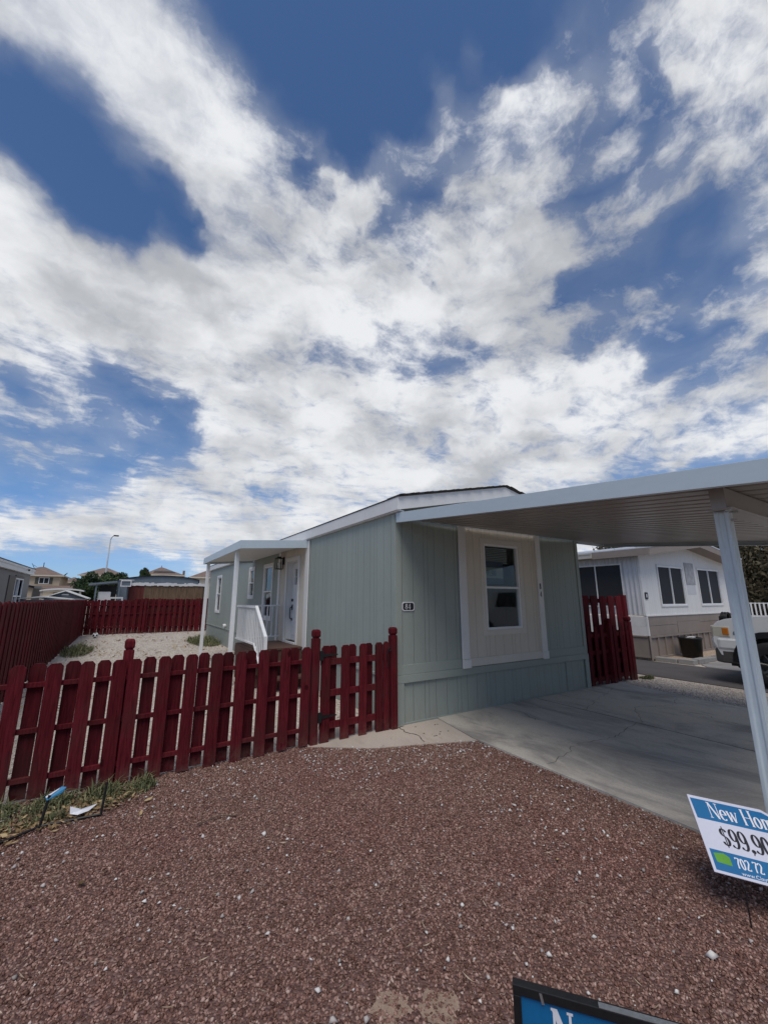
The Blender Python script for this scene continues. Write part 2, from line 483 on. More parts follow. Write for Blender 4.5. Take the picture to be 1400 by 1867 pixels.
class MB:
    def __init__(self):
        self.v, self.f, self.m, self.t = [], [], [], []
        self.mi = 0
        self.tone = .5

    def add(self, vs, fs):
        o = len(self.v)
        self.v += [tuple(p) for p in vs]
        self.f += [tuple(i + o for i in f) for f in fs]
        self.m += [self.mi] * len(fs)
        self.t += [self.tone] * len(fs)
        return self

    def box(self, x0, x1, y0, y1, z0, z1):
        x0, x1 = sorted((x0, x1)); y0, y1 = sorted((y0, y1)); z0, z1 = sorted((z0, z1))
        vs = [(x, y, z) for z in (z0, z1) for y in (y0, y1) for x in (x0, x1)]
        return self.add(vs, [(0, 2, 3, 1), (4, 5, 7, 6), (0, 1, 5, 4), (2, 6, 7, 3), (0, 4, 6, 2), (1, 3, 7, 5)])

    def prism(self, poly, axis, a, b):
        """poly: 2d outline; axis 'x' -> poly is (y,z); 'y' -> (x,z); 'z' -> (x,y)"""
        def P(p, w):
            return {'x': (w, p[0], p[1]), 'y': (p[0], w, p[1]), 'z': (p[0], p[1], w)}[axis]
        n = len(poly)
        vs = [P(p, a) for p in poly] + [P(p, b) for p in poly]
        fs = [tuple(range(n)), tuple(range(2 * n - 1, n - 1, -1))]
        fs += [(i, i + n, (i + 1) % n + n, (i + 1) % n) for i in range(n)]
        return self.add(vs, fs)

    def cyl(self, p0, p1, r0, r1=None, n=12, caps=True):
        r1 = r0 if r1 is None else r1
        p0, p1 = Vector(p0), Vector(p1)
        d = (p1 - p0).normalized()
        u = d.orthogonal().normalized()
        w = d.cross(u)
        vs = []
        for p, r in ((p0, r0), (p1, r1)):
            for k in range(n):
                a = 2 * math.pi * k / n
                vs.append(p + (u * math.cos(a) + w * math.sin(a)) * r)
        fs = [(k, (k + 1) % n, (k + 1) % n + n, k + n) for k in range(n)]
        if caps:
            fs += [tuple(range(n - 1, -1, -1)), tuple(range(n, 2 * n))]
        return self.add(vs, fs)

    def tube(self, pts, r, n=8):
        for a, b in zip(pts[:-1], pts[1:]):
            self.cyl(a, b, r, r, n)
        return self

    def torus(self, c, axis, R0, r, n=28, k=8):
        c = Vector(c); ax = Vector(axis).normalized(); u = ax.orthogonal().normalized(); w = ax.cross(u)
        vs = []
        for i in range(n):
            a = 2 * math.pi * i / n
            d = u * math.cos(a) + w * math.sin(a)
            for j in range(k):
                b_ = 2 * math.pi * j / k
                vs.append(c + d * (R0 + r * math.cos(b_)) + ax * (r * math.sin(b_)))
        fs = [(i * k + j, ((i + 1) % n) * k + j, ((i + 1) % n) * k + (j + 1) % k, i * k + (j + 1) % k) for i in range(n) for j in range(k)]
        return self.add(vs, fs)

    def lathe(self, prof, c, axis=(0, 0, 1), n=24):
        c = Vector(c); ax = Vector(axis).normalized(); u = ax.orthogonal().normalized(); w = ax.cross(u)
        vs = []
        for r, h in prof:
            for i in range(n):
                a = 2 * math.pi * i / n
                vs.append(c + (u * math.cos(a) + w * math.sin(a)) * r + ax * h)
        m_ = len(prof)
        fs = [(j * n + i, j * n + (i + 1) % n, (j + 1) * n + (i + 1) % n, (j + 1) * n + i) for j in range(m_ - 1) for i in range(n)]
        return self.add(vs, fs)

    def build(self, name, mats, parent=None, loc=None, bevel=0., smooth=False, local=False):
        if not isinstance(mats, (list, tuple)):
            mats = [mats]
        if parent is not None:
            org = Vector((0, 0, 0)) if local else ORG[parent.name]
        else:
            if loc is None:
                a = np.array(self.v)
                loc = ((a[:, 0].min() + a[:, 0].max()) / 2, (a[:, 1].min() + a[:, 1].max()) / 2, a[:, 2].min())
            org = Vector(loc)
        me = bpy.data.meshes.new(name)
        vs = [(p[0] - org[0], p[1] - org[1], p[2] - org[2]) for p in self.v]
        me.from_pydata(vs, [], self.f)
        for m_ in mats:
            me.materials.append(m_)
        if len(mats) > 1:
            me.polygons.foreach_set('material_index', self.m)
        at = me.attributes.new('tone', 'FLOAT', 'FACE')
        at.data.foreach_set('value', self.t)
        if smooth:
            me.polygons.foreach_set('use_smooth', [True] * len(me.polygons))
        me.update()
        bm = bmesh.new()
        bm.from_mesh(me)
        bmesh.ops.recalc_face_normals(bm, faces=bm.faces)
        bm.to_mesh(me)
        bm.free()
        o = bpy.data.objects.new(name, me)
        COL.objects.link(o)
        if parent is not None:
            o.parent = parent
            ORG[o.name] = org.copy()
        else:
            o.location = org
            ORG[o.name] = org.copy()
        if bevel:
            bv = o.modifiers.new('bevel', 'BEVEL')
            bv.width = bevel
            bv.segments = 2
            bv.limit_method = 'ANGLE'
            bv.angle_limit = R(35)
        return o


def tag(o, label, cat, group=None, kind=None):
    o['label'] = label
    o['category'] = cat
    if group:
        o['group'] = group
    if kind:
        o['kind'] = kind
    return o


def struct(o, label=None, cat=None):
    o['kind'] = 'structure'
    if label:
        o['label'] = label
    if cat:
        o['category'] = cat
    return o


def thing(name, loc, label, cat, group=None, rot=None):
    o = bpy.data.objects.new(name, None)
    o.empty_display_size = .2
    COL.objects.link(o)
    o.location = loc
    if rot is not None:
        o.rotation_euler = rot
    tag(o, label, cat, group)
    ORG[o.name] = Vector(loc)
    return o


def np_mesh(name, verts, faces, mats, tones, parent=None, loc=(0, 0, 0), tri=True):
    """fast path for very large triangle meshes"""
    k = faces.shape[1]
    me = bpy.data.meshes.new(name)
    me.vertices.add(len(verts))
    me.vertices.foreach_set('co', (verts - np.array(loc)).astype(np.float32).ravel())
    me.loops.add(faces.size)
    me.loops.foreach_set('vertex_index', faces.astype(np.int32).ravel())
    me.polygons.add(len(faces))
    me.polygons.foreach_set('loop_start', (np.arange(len(faces)) * k).astype(np.int32))
    me.materials.append(mats)
    at = me.attributes.new('tone', 'FLOAT', 'FACE')
    at.data.foreach_set('value', tones.astype(np.float32))
    me.update(calc_edges=True)
    o = bpy.data.objects.new(name, me)
    COL.objects.link(o)
    if parent is not None:
        o.parent = parent
    else:
        o.location = loc
    return o

# ================================================================== ground, driveway
b = MB(); b.add([(-900, -900, 0), (900, -900, 0), (900, 900, 0), (-900, 900, 0)], [(0, 1, 2, 3)])
struct(b.build('ground', M['ground'], loc=(0, 0, 0)), 'pale tan gravel ground of the yards', 'ground')
# red gravel bed
bed = [(-5, -4), (3.62, -4), (3.65, 1.6), (3.69, 3.86), (3.30, 4.03), (2.90, 4.19), (2.56, 4.29), (2.36, 4.46), (2.1, 4.66), (1.98, 4.765), (-5, 4.765)]
b = MB(); b.add([(x, y, .006) for x, y in bed], [tuple(range(len(bed)))])
struct(b.build('gravel_bed', M['gravelbed'], loc=(0, 0, .006)), 'reddish brown crushed gravel front yard', 'gravel')
# driveway slab in two strips with a joint, cracks as dark ribbons
def wob(pts, w, z, mb, seed=0, n=10, amp=.03):
    rnd = random.Random(seed)
    P = []
    for (a, c) in zip(pts[:-1], pts[1:]):
        for k in range(n):
            t = k / n
            P.append((a[0] + (c[0] - a[0]) * t + rnd.uniform(-amp, amp), a[1] + (c[1] - a[1]) * t + rnd.uniform(-amp, amp)))
    P.append(pts[-1])
    vs = []
    for i, p in enumerate(P):
        q = P[min(i + 1, len(P) - 1)]; r = P[max(i - 1, 0)]
        dx, dy = q[0] - r[0], q[1] - r[1]
        L = math.hypot(dx, dy) + 1e-9
        ww = w * rnd.uniform(.5, 1.2)
        vs += [(p[0] - dy / L * ww, p[1] + dx / L * ww, z), (p[0] + dy / L * ww, p[1] - dx / L * ww, z)]
    fs = [(2 * i, 2 * i + 1, 2 * i + 3, 2 * i + 2) for i in range(len(P) - 1)]
    mb.add(vs, fs)
b = MB()
ZS = .028
b.prism([(3.66, -4), (5.918, -4), (6.006, 4.765), (3.90, 4.765), (3.72, 3.9), (3.67, 1.6)], 'z', -.1, ZS)
b.prism([(5.948, -4), (8.2, -4), (8.2, 3.2), (8.45, 4.4), (8.6, 4.74), (6.038, 4.765)], 'z', -.1, ZS)
b.mi = 1
b.prism([(5.90, -4), (5.965, -4), (6.05, 4.76), (6.0, 4.76)], 'z', -.1, ZS - .005)
for pts, w, sd in [([(3.8, 2.9), (4.6, 3.1), (5.2, 3.0), (5.95, 3.15)], .0026, 1), ([(6.03, 3.1), (6.8, 3.6), (7.4, 3.3), (8.0, 3.5)], .0026, 2),
                   ([(5.05, 4.75), (5.1, 4.3), (4.95, 3.95)], .0026, 3), ([(6.0, 3.9), (6.9, 4.2), (7.9, 4.5)], .0026, 4),
                   ([(7.0, 3.5), (7.2, 2.9), (7.0, 2.2), (7.3, 1.4)], .0026, 5), ([(3.75, .4), (4.6, .8), (5.9, .5)], .0026, 6)]:
    wob(pts, w, ZS + .003, b, sd)
struct(b.build('driveway', [M['concrete'], M['joint']], loc=(5.9, 1, 0)), 'stained grey concrete driveway slab under the carport', 'driveway')
b = MB()
b.prism([(1.95, 4.70), (2.36, 4.40), (2.56, 4.26), (2.90, 4.14), (3.30, 3.99), (3.715, 3.82), (3.89, 4.765), (3.21, 4.765), (3.2, 5.3), (1.95, 5.3)], 'z', -.05, .016)
b.mi = 1
wob([(3.22, 4.72), (3.17, 4.5), (3.24, 4.35), (3.16, 4.12)], .008, .019, b, 9, 6, .012)
wob([(3.02, 4.715), (3.3, 4.735)], .007, .0195, b, 10, 5, .006)
rnd = random.Random(4)
for k in range(9):
    x, y = rnd.uniform(3.3, 3.75), rnd.uniform(4.15, 4.65)
    b.box(x, x + .018, y, y + .014, .016, .0195)
struct(b.build('apron', [M['apron'], M['joint']], loc=(3, 4.5, 0)), 'pale concrete apron between gate and driveway', 'path')
# neighbour's asphalt drive and concrete pad, curb
b = MB(); b.prism([(9.80, -9), (12.25, -9), (12.2, 7.5), (9.95, 7.5)], 'z', -.05, .014)
struct(b.build('asphalt_drive', M['asphalt'], loc=(11, 0, 0)), 'dark asphalt drive beside the white mobile home', 'road')
b = MB(); b.prism([(12.26, -9), (16.5, -9), (16.5, 4.85), (12.6, 4.85), (12.27, 4.6)], 'z', -.05, .018)
struct(b.build('concrete_pad', M['curb'], loc=(14, 0, 0)), 'light concrete pad beyond the asphalt drive', 'path')
b = MB(); b.prism([(12.7, 5.1), (18.2, 5.1), (18.2, 5.84), (12.7, 5.84)], 'z', 0, .05)
struct(b.build('planter_soil', M['tan_gravel'], loc=(15, 5.4, 0)), 'tan gravel planting strip in front of the white home', 'ground')
curbs = thing('stone_curb', (12.6, 5.0, 0), 'low curb of concrete blocks edging the tan gravel bed by the white home', 'curb')
for i, (x0, x1, y0, y1) in enumerate([(12.36, 12.56, 5.30, 5.82), (12.38, 12.62, 4.92, 5.28), (12.66, 13.20, 4.90, 5.08), (13.24, 13.8, 4.92, 5.09), (13.84, 14.5, 4.9, 5.08), (14.54, 15.3, 4.9, 5.08)]):
    b = MB(); b.box(x0, x1, y0, y1, 0, .11 + .01 * (i % 3)); b.build('curb_block', M['curb'], curbs, bevel=.012)

# ================================================================== window and wall helpers
def W(axis, plane, a, z, out):
    """point on a vertical wall: axis 'x' = wall runs along x at y=plane facing -y; axis 'y' = wall runs along y at x=plane facing -x"""
    return (a, plane - out, z) if axis == 'x' else (plane - out, a, z)

def wbox(mb, axis, plane, a0, a1, z0, z1, o0, o1):
    """box on a wall between outward offsets o0..o1"""
    if axis == 'x':
        mb.box(a0, a1, plane - o1, plane - o0, z0, z1)
    else:
        mb.box(plane - o1, plane - o0, a0, a1, z0, z1)
    return mb

def wall_with_holes(mb, axis, plane, a0, a1, z0, z1, holes, th=.10):
    xs = sorted({a0, a1, *[h[0] for h in holes], *[h[1] for h in holes]})
    zs = sorted({z0, z1, *[h[2] for h in holes], *[h[3] for h in holes]})
    for i in range(len(xs) - 1):
        # merge vertically where possible
        run = None
        for j in range(len(zs) - 1):
            cx_, cz_ = (xs[i] + xs[i + 1]) / 2, (zs[j] + zs[j + 1]) / 2
            hole = any(h[0] < cx_ < h[1] and h[2] < cz_ < h[3] for h in holes)
            if hole:
                if run: wbox(mb, axis, plane, xs[i], xs[i + 1], run[0], run[1], -th, 0); run = None
            else:
                run = (run[0] if run else zs[j], zs[j + 1])
        if run: wbox(mb, axis, plane, xs[i], xs[i + 1], run[0], run[1], -th, 0)

def frame(mb, axis, plane, a0, a1, z0, z1, w, o0, o1, wb=None):
    wb = w if wb is None else wb
    wbox(mb, axis, plane, a0, a1, z1 - w, z1, o0, o1)
    wbox(mb, axis, plane, a0, a1, z0, z0 + wb, o0, o1)
    wbox(mb, axis, plane, a0, a0 + w, z0 + wb, z1 - w, o0, o1)
    wbox(mb, axis, plane, a1 - w, a1, z0 + wb, z1 - w, o0, o1)

def window(root, axis, plane, a0, a1, z0, z1, trim, trimmat, label=None, gm='glass', mid=None, split='h', fw=.045):
    """opening a0..a1, z0..z1; trim board width around it"""
    b = MB(); frame(b, axis, plane, a0 - trim, a1 + trim, z0 - trim, z1 + trim, trim, .001, .022)
    wnd = b.build('window', trimmat, root, bevel=.003)
    if label: wnd['label'] = label
    b = MB(); frame(b, axis, plane, a0, a1, z0, z1, fw, -.05, .012)
    mid = (z0 + z1) / 2 if mid is None else mid
    if split == 'h':
        wbox(b, axis, plane, a0 + fw, a1 - fw, mid - fw * .5, mid + fw * .5, -.045, .006)
    else:
        wbox(b, axis, plane, (a0 + a1) / 2 - fw * .4, (a0 + a1) / 2 + fw * .4, z0 + fw, z1 - fw, -.045, .006)
    fr = b.build('frame', M['vinyl'], wnd, bevel=.003)
    if split == 'h':
        spans = [(a0 + fw, a1 - fw, mid + fw * .5, z1 - fw), (a0 + fw, a1 - fw, z0 + fw, mid - fw * .5)]
    else:
        c_ = (a0 + a1) / 2
        spans = [(a0 + fw, c_ - fw * .4, z0 + fw, z1 - fw), (c_ + fw * .4, a1 - fw, z0 + fw, z1 - fw)]
    for s in spans:
        b = MB(); wbox(b, axis, plane, s[0], s[1], s[2], s[3], -.030, -.026); b.build('pane', M[gm], wnd)
    return wnd

# ================================================================== the sage green mobile home
HX0, HX1, HY0, HY1 = 3.21, 7.60, 4.78, 19.78
SK = .61
house = thing('mobile_home', (5.4, 12, 0), 'sage green mobile home with cream accent panels, white trim and house number 84', 'mobile home')
TOP = 2.98
FW = (4.965, 5.815, 1.165, 2.555)                     # front window opening
b = MB()
wall_with_holes(b, 'x', HY0, HX0, HX1, SK, TOP, [FW])
LW = [(17.02 + .09, 17.95 - .09, 1.18, 2.50), (12.19 + .09, 12.87 - .09, 1.72, 2.52), (10.40 + .1, 11.30 - .1, 1.18, 2.50)]
DR = (8.60, 9.32, .74, 2.50)
wall_with_holes(b, 'y', HX0, HY0 + .10, HY1, SK, TOP, LW + [DR])
b.box(HX1 - .1, HX1, HY0 + .1, HY1, SK, TOP)
b.box(HX0 + .1, HX1 - .1, HY1 - .1, HY1, SK, TOP)
b.build('wall', M['sage'], house)
b = MB(); b.box(HX0 + .1, HX1 - .1, HY0 + .1, HY1 - .1, SK, SK + .06); b.box(HX0 + .1, HX1 - .1, HY0 + 2.6, HY0 + 2.68, SK + .06, TOP); b.box(HX0 + .1, HX1 - .1, HY0 + .1, HY1 - .1, TOP - .1, TOP - .05)
b.build('interior', M['dark'], house)
# skirting
b = MB()
b.box(HX0 + .012, HX1 - .012, HY0 + .012, HY0 + .06, -.05, SK)
b.box(HX0 + .012, HX0 + .06, HY0 + .06, HY1 - .012, -.05, SK)
b.box(HX1 - .06, HX1 - .012, HY0 + .06, HY1 - .012, -.05, SK)
b.build('skirting', M['sage'], house)
b = MB()
# front: skirt frame
wbox(b, 'x', HY0, HX0 - .022, HX1 + .022, .535, .635, .001, .022)
wbox(b, 'x', HY0, HX0 - .022, HX0 + .12, 0, .535, .0, .020)
wbox(b, 'x', HY0, HX1 - .09, HX1 + .022, 0, .535, .0, .020)
wbox(b, 'x', HY0, HX0 + .12, HX1 - .09, 0, .035, -.012, .006)
wbox(b, 'x', HY0, 6.93, 6.94, .035, .535, -.012, .002)
# side: skirt top strip
wbox(b, 'y', HX0, HY0 + .001, HY1, .575, .615, -.01, .012)
wbox(b, 'y', HX0, HY0 + .001, HY0 + .12, 0, .575, .0, .020)
b.build('skirting_trim', M['sage_trim'], house, bevel=.003)
for wa in (('x', HY0, HX0 - .012, HX0 + .10, .637, 2.95, .001, .014), ('x', HY0, HX1 - .08, HX1 + .012, .637, 2.95, .001, .014), ('y', HX0, HY0 + .001, HY0 + .09, .637, 2.86, .001, .012)):
    b = MB(); wbox(b, *wa); b.build('corner_board', M['sage_trim'], house, bevel=.003)
for wa in (('x', HY0, HX0 + .10, 4.45, .637, .765, .001, .012), ('x', HY0, 6.42, HX1 - .08, .637, .765, .001, .012)):
    b = MB(); wbox(b, *wa); b.build('base_board', M['sage_trim'], house, bevel=.003)
# cream accent panel on the front with two pilasters
b = MB()
hx = [(4.50, FW[0], .765, 2.80), (FW[1], 6.30, .765, 2.80), (FW[0], FW[1], .765, FW[2]), (FW[0], FW[1], FW[3], 2.80)]
for h in hx: wbox(b, 'x', HY0, *h, .001, .010)
b.build('accent_panel', M['cream'], house)
b = MB(); wbox(b, 'x', HY0, 4.56, 6.27, .645, .765, .0225, .030); wbox(b, 'x', HY0, 4.56, 6.27, .70, .765, .001, .0224)
b.build('panel_base_board', M['cream_trim'], house, bevel=.003)
for x0, x1 in ((4.40, 4.545), (6.275, 6.40)):
    b = MB(); wbox(b, 'x', HY0, x0, x1, .76, 2.79, .011, .040); p_ = b.build('pilaster', M['white'], house, bevel=.004)
    b = MB(); wbox(b, 'x', HY0, x0 - .008, x1 + .008, .63, .758, .0225, .052); b.build('pilaster_foot', M['white'], p_, bevel=.004)
w_ = window(house, 'x', HY0, FW[0], FW[1], FW[2], FW[3], .085, M['cream_trim'], 'tall two-sash window in the cream front panel', mid=1.835, fw=.035)
b = MB()
for k in range(9):
    z = 2.50 - k * .030
    b.add([(5.0, 4.845, z), (5.62, 4.845, z), (5.62, 4.862, z - .014), (5.0, 4.862, z - .014)], [(0, 1, 2, 3)])
b.build('blind', M['blind'], w_)
# side windows
for (a0, a1, z0, z1), lb in zip(LW, ['far side window near the rear corner', 'small side window under the porch roof', 'tall side window beside the front door']):
    window(house, 'y', HX0, a0, a1, z0, z1, .075, M['white'], lb, fw=.035)
# cream door panel
b = MB()
for h in [(8.17, DR[0], SK + .02, 2.85), (DR[1], 9.83, SK + .02, 2.85), (DR[0], DR[1], SK + .02, DR[2]), (DR[0], DR[1], DR[3], 2.85)]:
    wbox(b, 'y', HX0, *h, .001, .010)
b.build('accent_panel', M['cream'], house)['label'] = 'cream panel around the front door'
for y0, y1 in ((7.98, 8.16), (9.81, 9.95)):
    b = MB(); wbox(b, 'y', HX0, y0, y1, SK + .01, 2.86, .011, .036); b.build('pilaster', M['white'], house, bevel=.004)
b = MB(); wbox(b, 'y', HX0, DR[0] - .085, DR[0] - .001, DR[2] - .05, DR[3] + .09, .011, .034); wbox(b, 'y', HX0, DR[1] + .001, DR[1] + .085, DR[2] - .05, DR[3] + .09, .011, .034)
wbox(b, 'y', HX0, DR[0] - .001, DR[1] + .001, DR[3] + .001, DR[3] + .09, .011, .034)
wbox(b, 'y', HX0, DR[0] - .0, DR[1] + .0, DR[2] - .045, DR[2], -.12, .05)
df = b.build('door_frame', M['white'], house, bevel=.003)
b = MB()
b.box(HX0 + .001, HX0 + .17, DR[1] - .018, DR[1] - .001, DR[2], DR[3] - .001); b.box(HX0 + .001, HX0 + .17, DR[0] + .001, DR[0] + .018, DR[2], DR[3] - .001)
b.box(HX0 + .001, HX0 + .17, DR[0] + .018, DR[1] - .018, DR[3] - .018, DR[3] - .001)
b.build('jamb', M['white'], df)
DP = HX0 + .125
b = MB()
lite = (8.76, 9.16, 1.97, 2.33)
wall_with_holes(b, 'y', DP, DR[0] + .02, DR[1] - .02, DR[2] + .003, DR[3] - .02, [lite], th=.04)
for z0, z1 in ((.85, 1.05), (1.12, 1.88)):
    frame(b, 'y', DP, 8.70, 9.22, z0, z1, .02, .0005, .006)
frame(b, 'y', DP, lite[0] - .03, lite[1] + .03, lite[2] - .03, lite[3] + .03, .029, .0005, .010)
wbox(b, 'y', DP, 8.953, 8.967, lite[2], lite[3], -.02, .006); wbox(b, 'y', DP, lite[0], lite[1], 2.143, 2.157, -.02, .0055)
door = b.build('door', M['vinyl'], house, bevel=.002)
b = MB(); wbox(b, 'y', DP, lite[0], lite[1], lite[2], lite[3], -.03, -.026); b.build('pane', M['glass'], door)
b = MB(); b.cyl((DP - .001, 9.235, 1.62), (DP - .035, 9.235, 1.62), .030, .028, 16); b.build('deadbolt', M['black'], door)
b = MB(); b.box(DP - .018, DP - .001, 9.21, 9.26, 1.40, 1.52); b.box(DP - .018, DP - .001, 9.215, 9.255, 1.16, 1.22)
b.tube([(DP - .018, 9.235, 1.48), (DP - .06, 9.235, 1.44), (DP - .065, 9.235, 1.30), (DP - .06, 9.235, 1.22), (DP - .018, 9.235, 1.19)], .010, 8)
b.build('handle', M['black'], door)
# wall lantern
b = MB()
lx, ly = HX0 - .13, 9.62
b.box(HX0 - .035, HX0 - .011, ly - .06, ly + .06, 2.46, 2.64); b.box(lx, HX0 - .035, ly - .012, ly + .012, 2.60, 2.625)
lamp = b.build('wall_lamp', M['black'], house)
b = MB()
for sx in (-.07, .07):
    for sy in (-.07, .07):
        b.box(lx + sx - .007, lx + sx + .007, ly + sy - .007, ly + sy + .007, 2.36, 2.60)
b.box(lx - .082, lx + .082, ly - .082, ly + .082, 2.60, 2.62); b.box(lx - .078, lx + .078, ly - .078, ly + .078, 2.345, 2.36); b.box(lx - .04, lx + .04, ly - .04, ly + .04, 2.62, 2.65)
b.build('cage', M['black'], lamp)
b = MB(); b.cyl((lx, ly, 2.36), (lx, ly, 2.41), .018, .018, 10); b.lathe([(.012, 2.41), (.03, 2.45), (.03, 2.49), (.01, 2.52), (.0005, 2.525)], (lx, ly, 0), n=12)
b.build('bulb', M['vinyl'], lamp, smooth=True)
# dryer vent, house numbers
b = MB(); b.cyl((HX0 - .002, 15.7, .72), (HX0 - .09, 15.7, .70), .055, .07, 12); b.build('vent_hood', M['vinyl'], house)
b = MB(); b.cyl((HX0 - .01, 8.9, .32), (HX0 - .03, 8.9, .32), .04, .04, 12); b.build('outlet', M['vinyl'], house)

# roof: gable with low pitch
ZE, ZR, YF, YB, XL, XR, XM = 3.075, 3.555, 4.60, 19.95, 3.16, 7.65, 5.405
b = MB()
b.prism([(XL - .03, ZE + .004), (XM, ZR + .012), (XR + .03, ZE + .004), (XR + .03, ZE + .016), (XM, ZR + .024), (XL - .03, ZE + .016)], 'y', YF - .03, YB + .03)
roof = b.build('roof', M['shingle'], house)
# ragged shingle tabs along the front rake
b = MB()
for k in range(26):
    for sgn in (-1, 1):
        t0, t1 = k / 26, (k + .93) / 26
        xa, xb = XM + sgn * t0 * 2.27, XM + sgn * t1 * 2.27
        za, zb = ZR + .0245 - t0 * .48, ZR + .0245 - t1 * .48
        dz = .004 + .006 * ((k * 7) % 3) / 2
        b.prism([(xa, za), (xb, zb), (xb, zb + .004), (xa, za + dz)], 'y', YF - .045 - .008 * ((k * 5) % 3), YF + .3)
b.build('shingle_edge', M['shingle'], roof)
b = MB()
b.box(XL - .02, XL, YF + .02, YB, ZE - .185, ZE); b.box(XR, XR + .02, YF + .02, YB, ZE - .185, ZE)
b.build('fascia', M['white'], roof, bevel=.003)
b = MB()
b.box(XL, HX0 + .05, YF + .02, YB, ZE - .20, ZE - .186); b.box(HX1 - .05, XR, YF + .02, YB, ZE - .20, ZE - .186)
b.build('soffit', M['white'], roof)
b = MB()
b.prism([(XL - .022, ZE - .19), (XM, ZR - .19), (XR + .022, ZE - .19), (XR + .022, ZE), (XM, ZR), (XL - .022, ZE)], 'y', YF, YF + .019)
b.build('rake_board', M['white'], roof, bevel=.003)
for y0_, y1_ in ((HY0 - .002, HY0 + .08), (HY1 - .08, HY1 + .002)):
    b = MB(); b.prism([(HX0, TOP), (HX1, TOP), (HX1, ZE + .02), (XM, ZR - .01), (HX0, ZE + .0)], 'y', y0_, y1_); b.build('gable', M['sage'], house)
b = MB(); b.prism([(XL, ZE - .185), (HX0 - .001, ZE - .185), (HX0 - .001, ZE + .02), (XL, ZE)], 'y', YF + .02, HY0 - .003)
b.build('eave_return', M['white'], roof)

# ================================================================== stroke lettering (condensed high-contrast serif)
def arc(cx, cy, rx, ry, a0, a1, n=16):
    return [(cx + rx * math.cos(R(a0 + (a1 - a0) * k / n)), cy + ry * math.sin(R(a0 + (a1 - a0) * k / n))) for k in range(n + 1)]
def ser(x, y, w=.09): return ([(x - w, y), (x + w, y)], 'n')
GL = {
 'N': (.62, [([(.08, 0), (.08, 1)], 'n'), ([(.54, 0), (.54, 1)], 'n'), ([(.10, .98), (.53, .03)], 't'), ser(.08, .98), ser(.08, .02), ser(.54, .98)]),
 'H': (.64, [([(.10, 0), (.10, 1)], 't'), ([(.52, 0), (.52, 1)], 't'), ([(.1, .5), (.52, .5)], 'n'), ser(.1, .98), ser(.1, .02), ser(.52, .98), ser(.52, .02)]),
 'e': (.46, [(arc(.22, .33, .16, .32, -45, -355, 22), 'c'), ([(.06, .36), (.38, .36)], 'n')]),
 'w': (.62, [([(.05, .64), (.17, .02)], 't'), ([(.17, .02), (.29, .62)], 'n'), ([(.27, .64), (.41, .02)], 't'), ([(.41, .02), (.55, .64)], 'n'), ser(.06, .65, .07), ser(.55, .65, .06)]),
 'o': (.44, [(arc(.21, .33, .15, .33, 0, 360, 26), 'c')]),
 'm': (.74, [([(.1, 0), (.1, .64)], 't'), (arc(.22, .44, .12, .20, 175, 0, 10) + [(.34, 0)], 'c'), (arc(.46, .44, .12, .20, 175, 0, 10) + [(.58, 0)], 'c'), ser(.1, .02, .07), ser(.34, .02, .07), ser(.58, .02, .07), ([(.03, .63), (.1, .63)], 'n')]),
 's': (.36, [(arc(.17, .49, .11, .155, 20, 250, 12) + arc(.17, .17, .12, .165, 70, -160, 12), 'c')]),
 '$': (.46, [(arc(.21, .72, .14, .2, 15, 245, 12) + arc(.21, .27, .15, .24, 65, -165, 12), 'c'), ([(.21, -.08), (.21, 1.06)], 'n')]),
 '9': (.46, [(arc(.22, .68, .15, .31, 0, 360, 24), 'c'), ([(.37, .68)] + arc(.16, .38, .21, .40, 0, -75, 10) + arc(.12, .08, .05, .05, -90, -250, 6), 'c')]),
 '0': (.46, [(arc(.21, .49, .15, .49, 0, 360, 26), 'c')]),
 '7': (.42, [([(.04, .97), (.38, .97)], 'c2'), ([(.38, .97), (.20, .45), (.16, 0)], 't'), ([(.05, .99), (.05, .84)], 'n')]),
 '2': (.44, [(arc(.20, .74, .15, .24, 165, -20, 12) + [(.06, .05)], 'c'), ([(.05, .04), (.38, .04)], 'c2'), ([(.38, .02), (.38, .18)], 'n')]),
 '8': (.46, [(arc(.21, .745, .125, .235, 0, 360, 20), 'c'), (arc(.21, .26, .155, .26, 0, 360, 20), 'c')]),
 '4': (.48, [([(.32, 0), (.32, 1)], 't'), ([(.32, 1), (.03, .28)], 'n'), ([(.03, .28), (.45, .28)], 'n'), ser(.32, .02, .08)]),
 '1': (.30, [([(.16, 0), (.16, 1)], 't'), ser(.16, .02, .09), ([(.05, .86), (.16, .98)], 'n')]),
 ',': (.24, [(arc(.1, .04, .045, .045, 0, 360, 10), 't'), ([(.14, .04), (.05, -.16)], 'n')]),
 ' ': (.26, []),
}
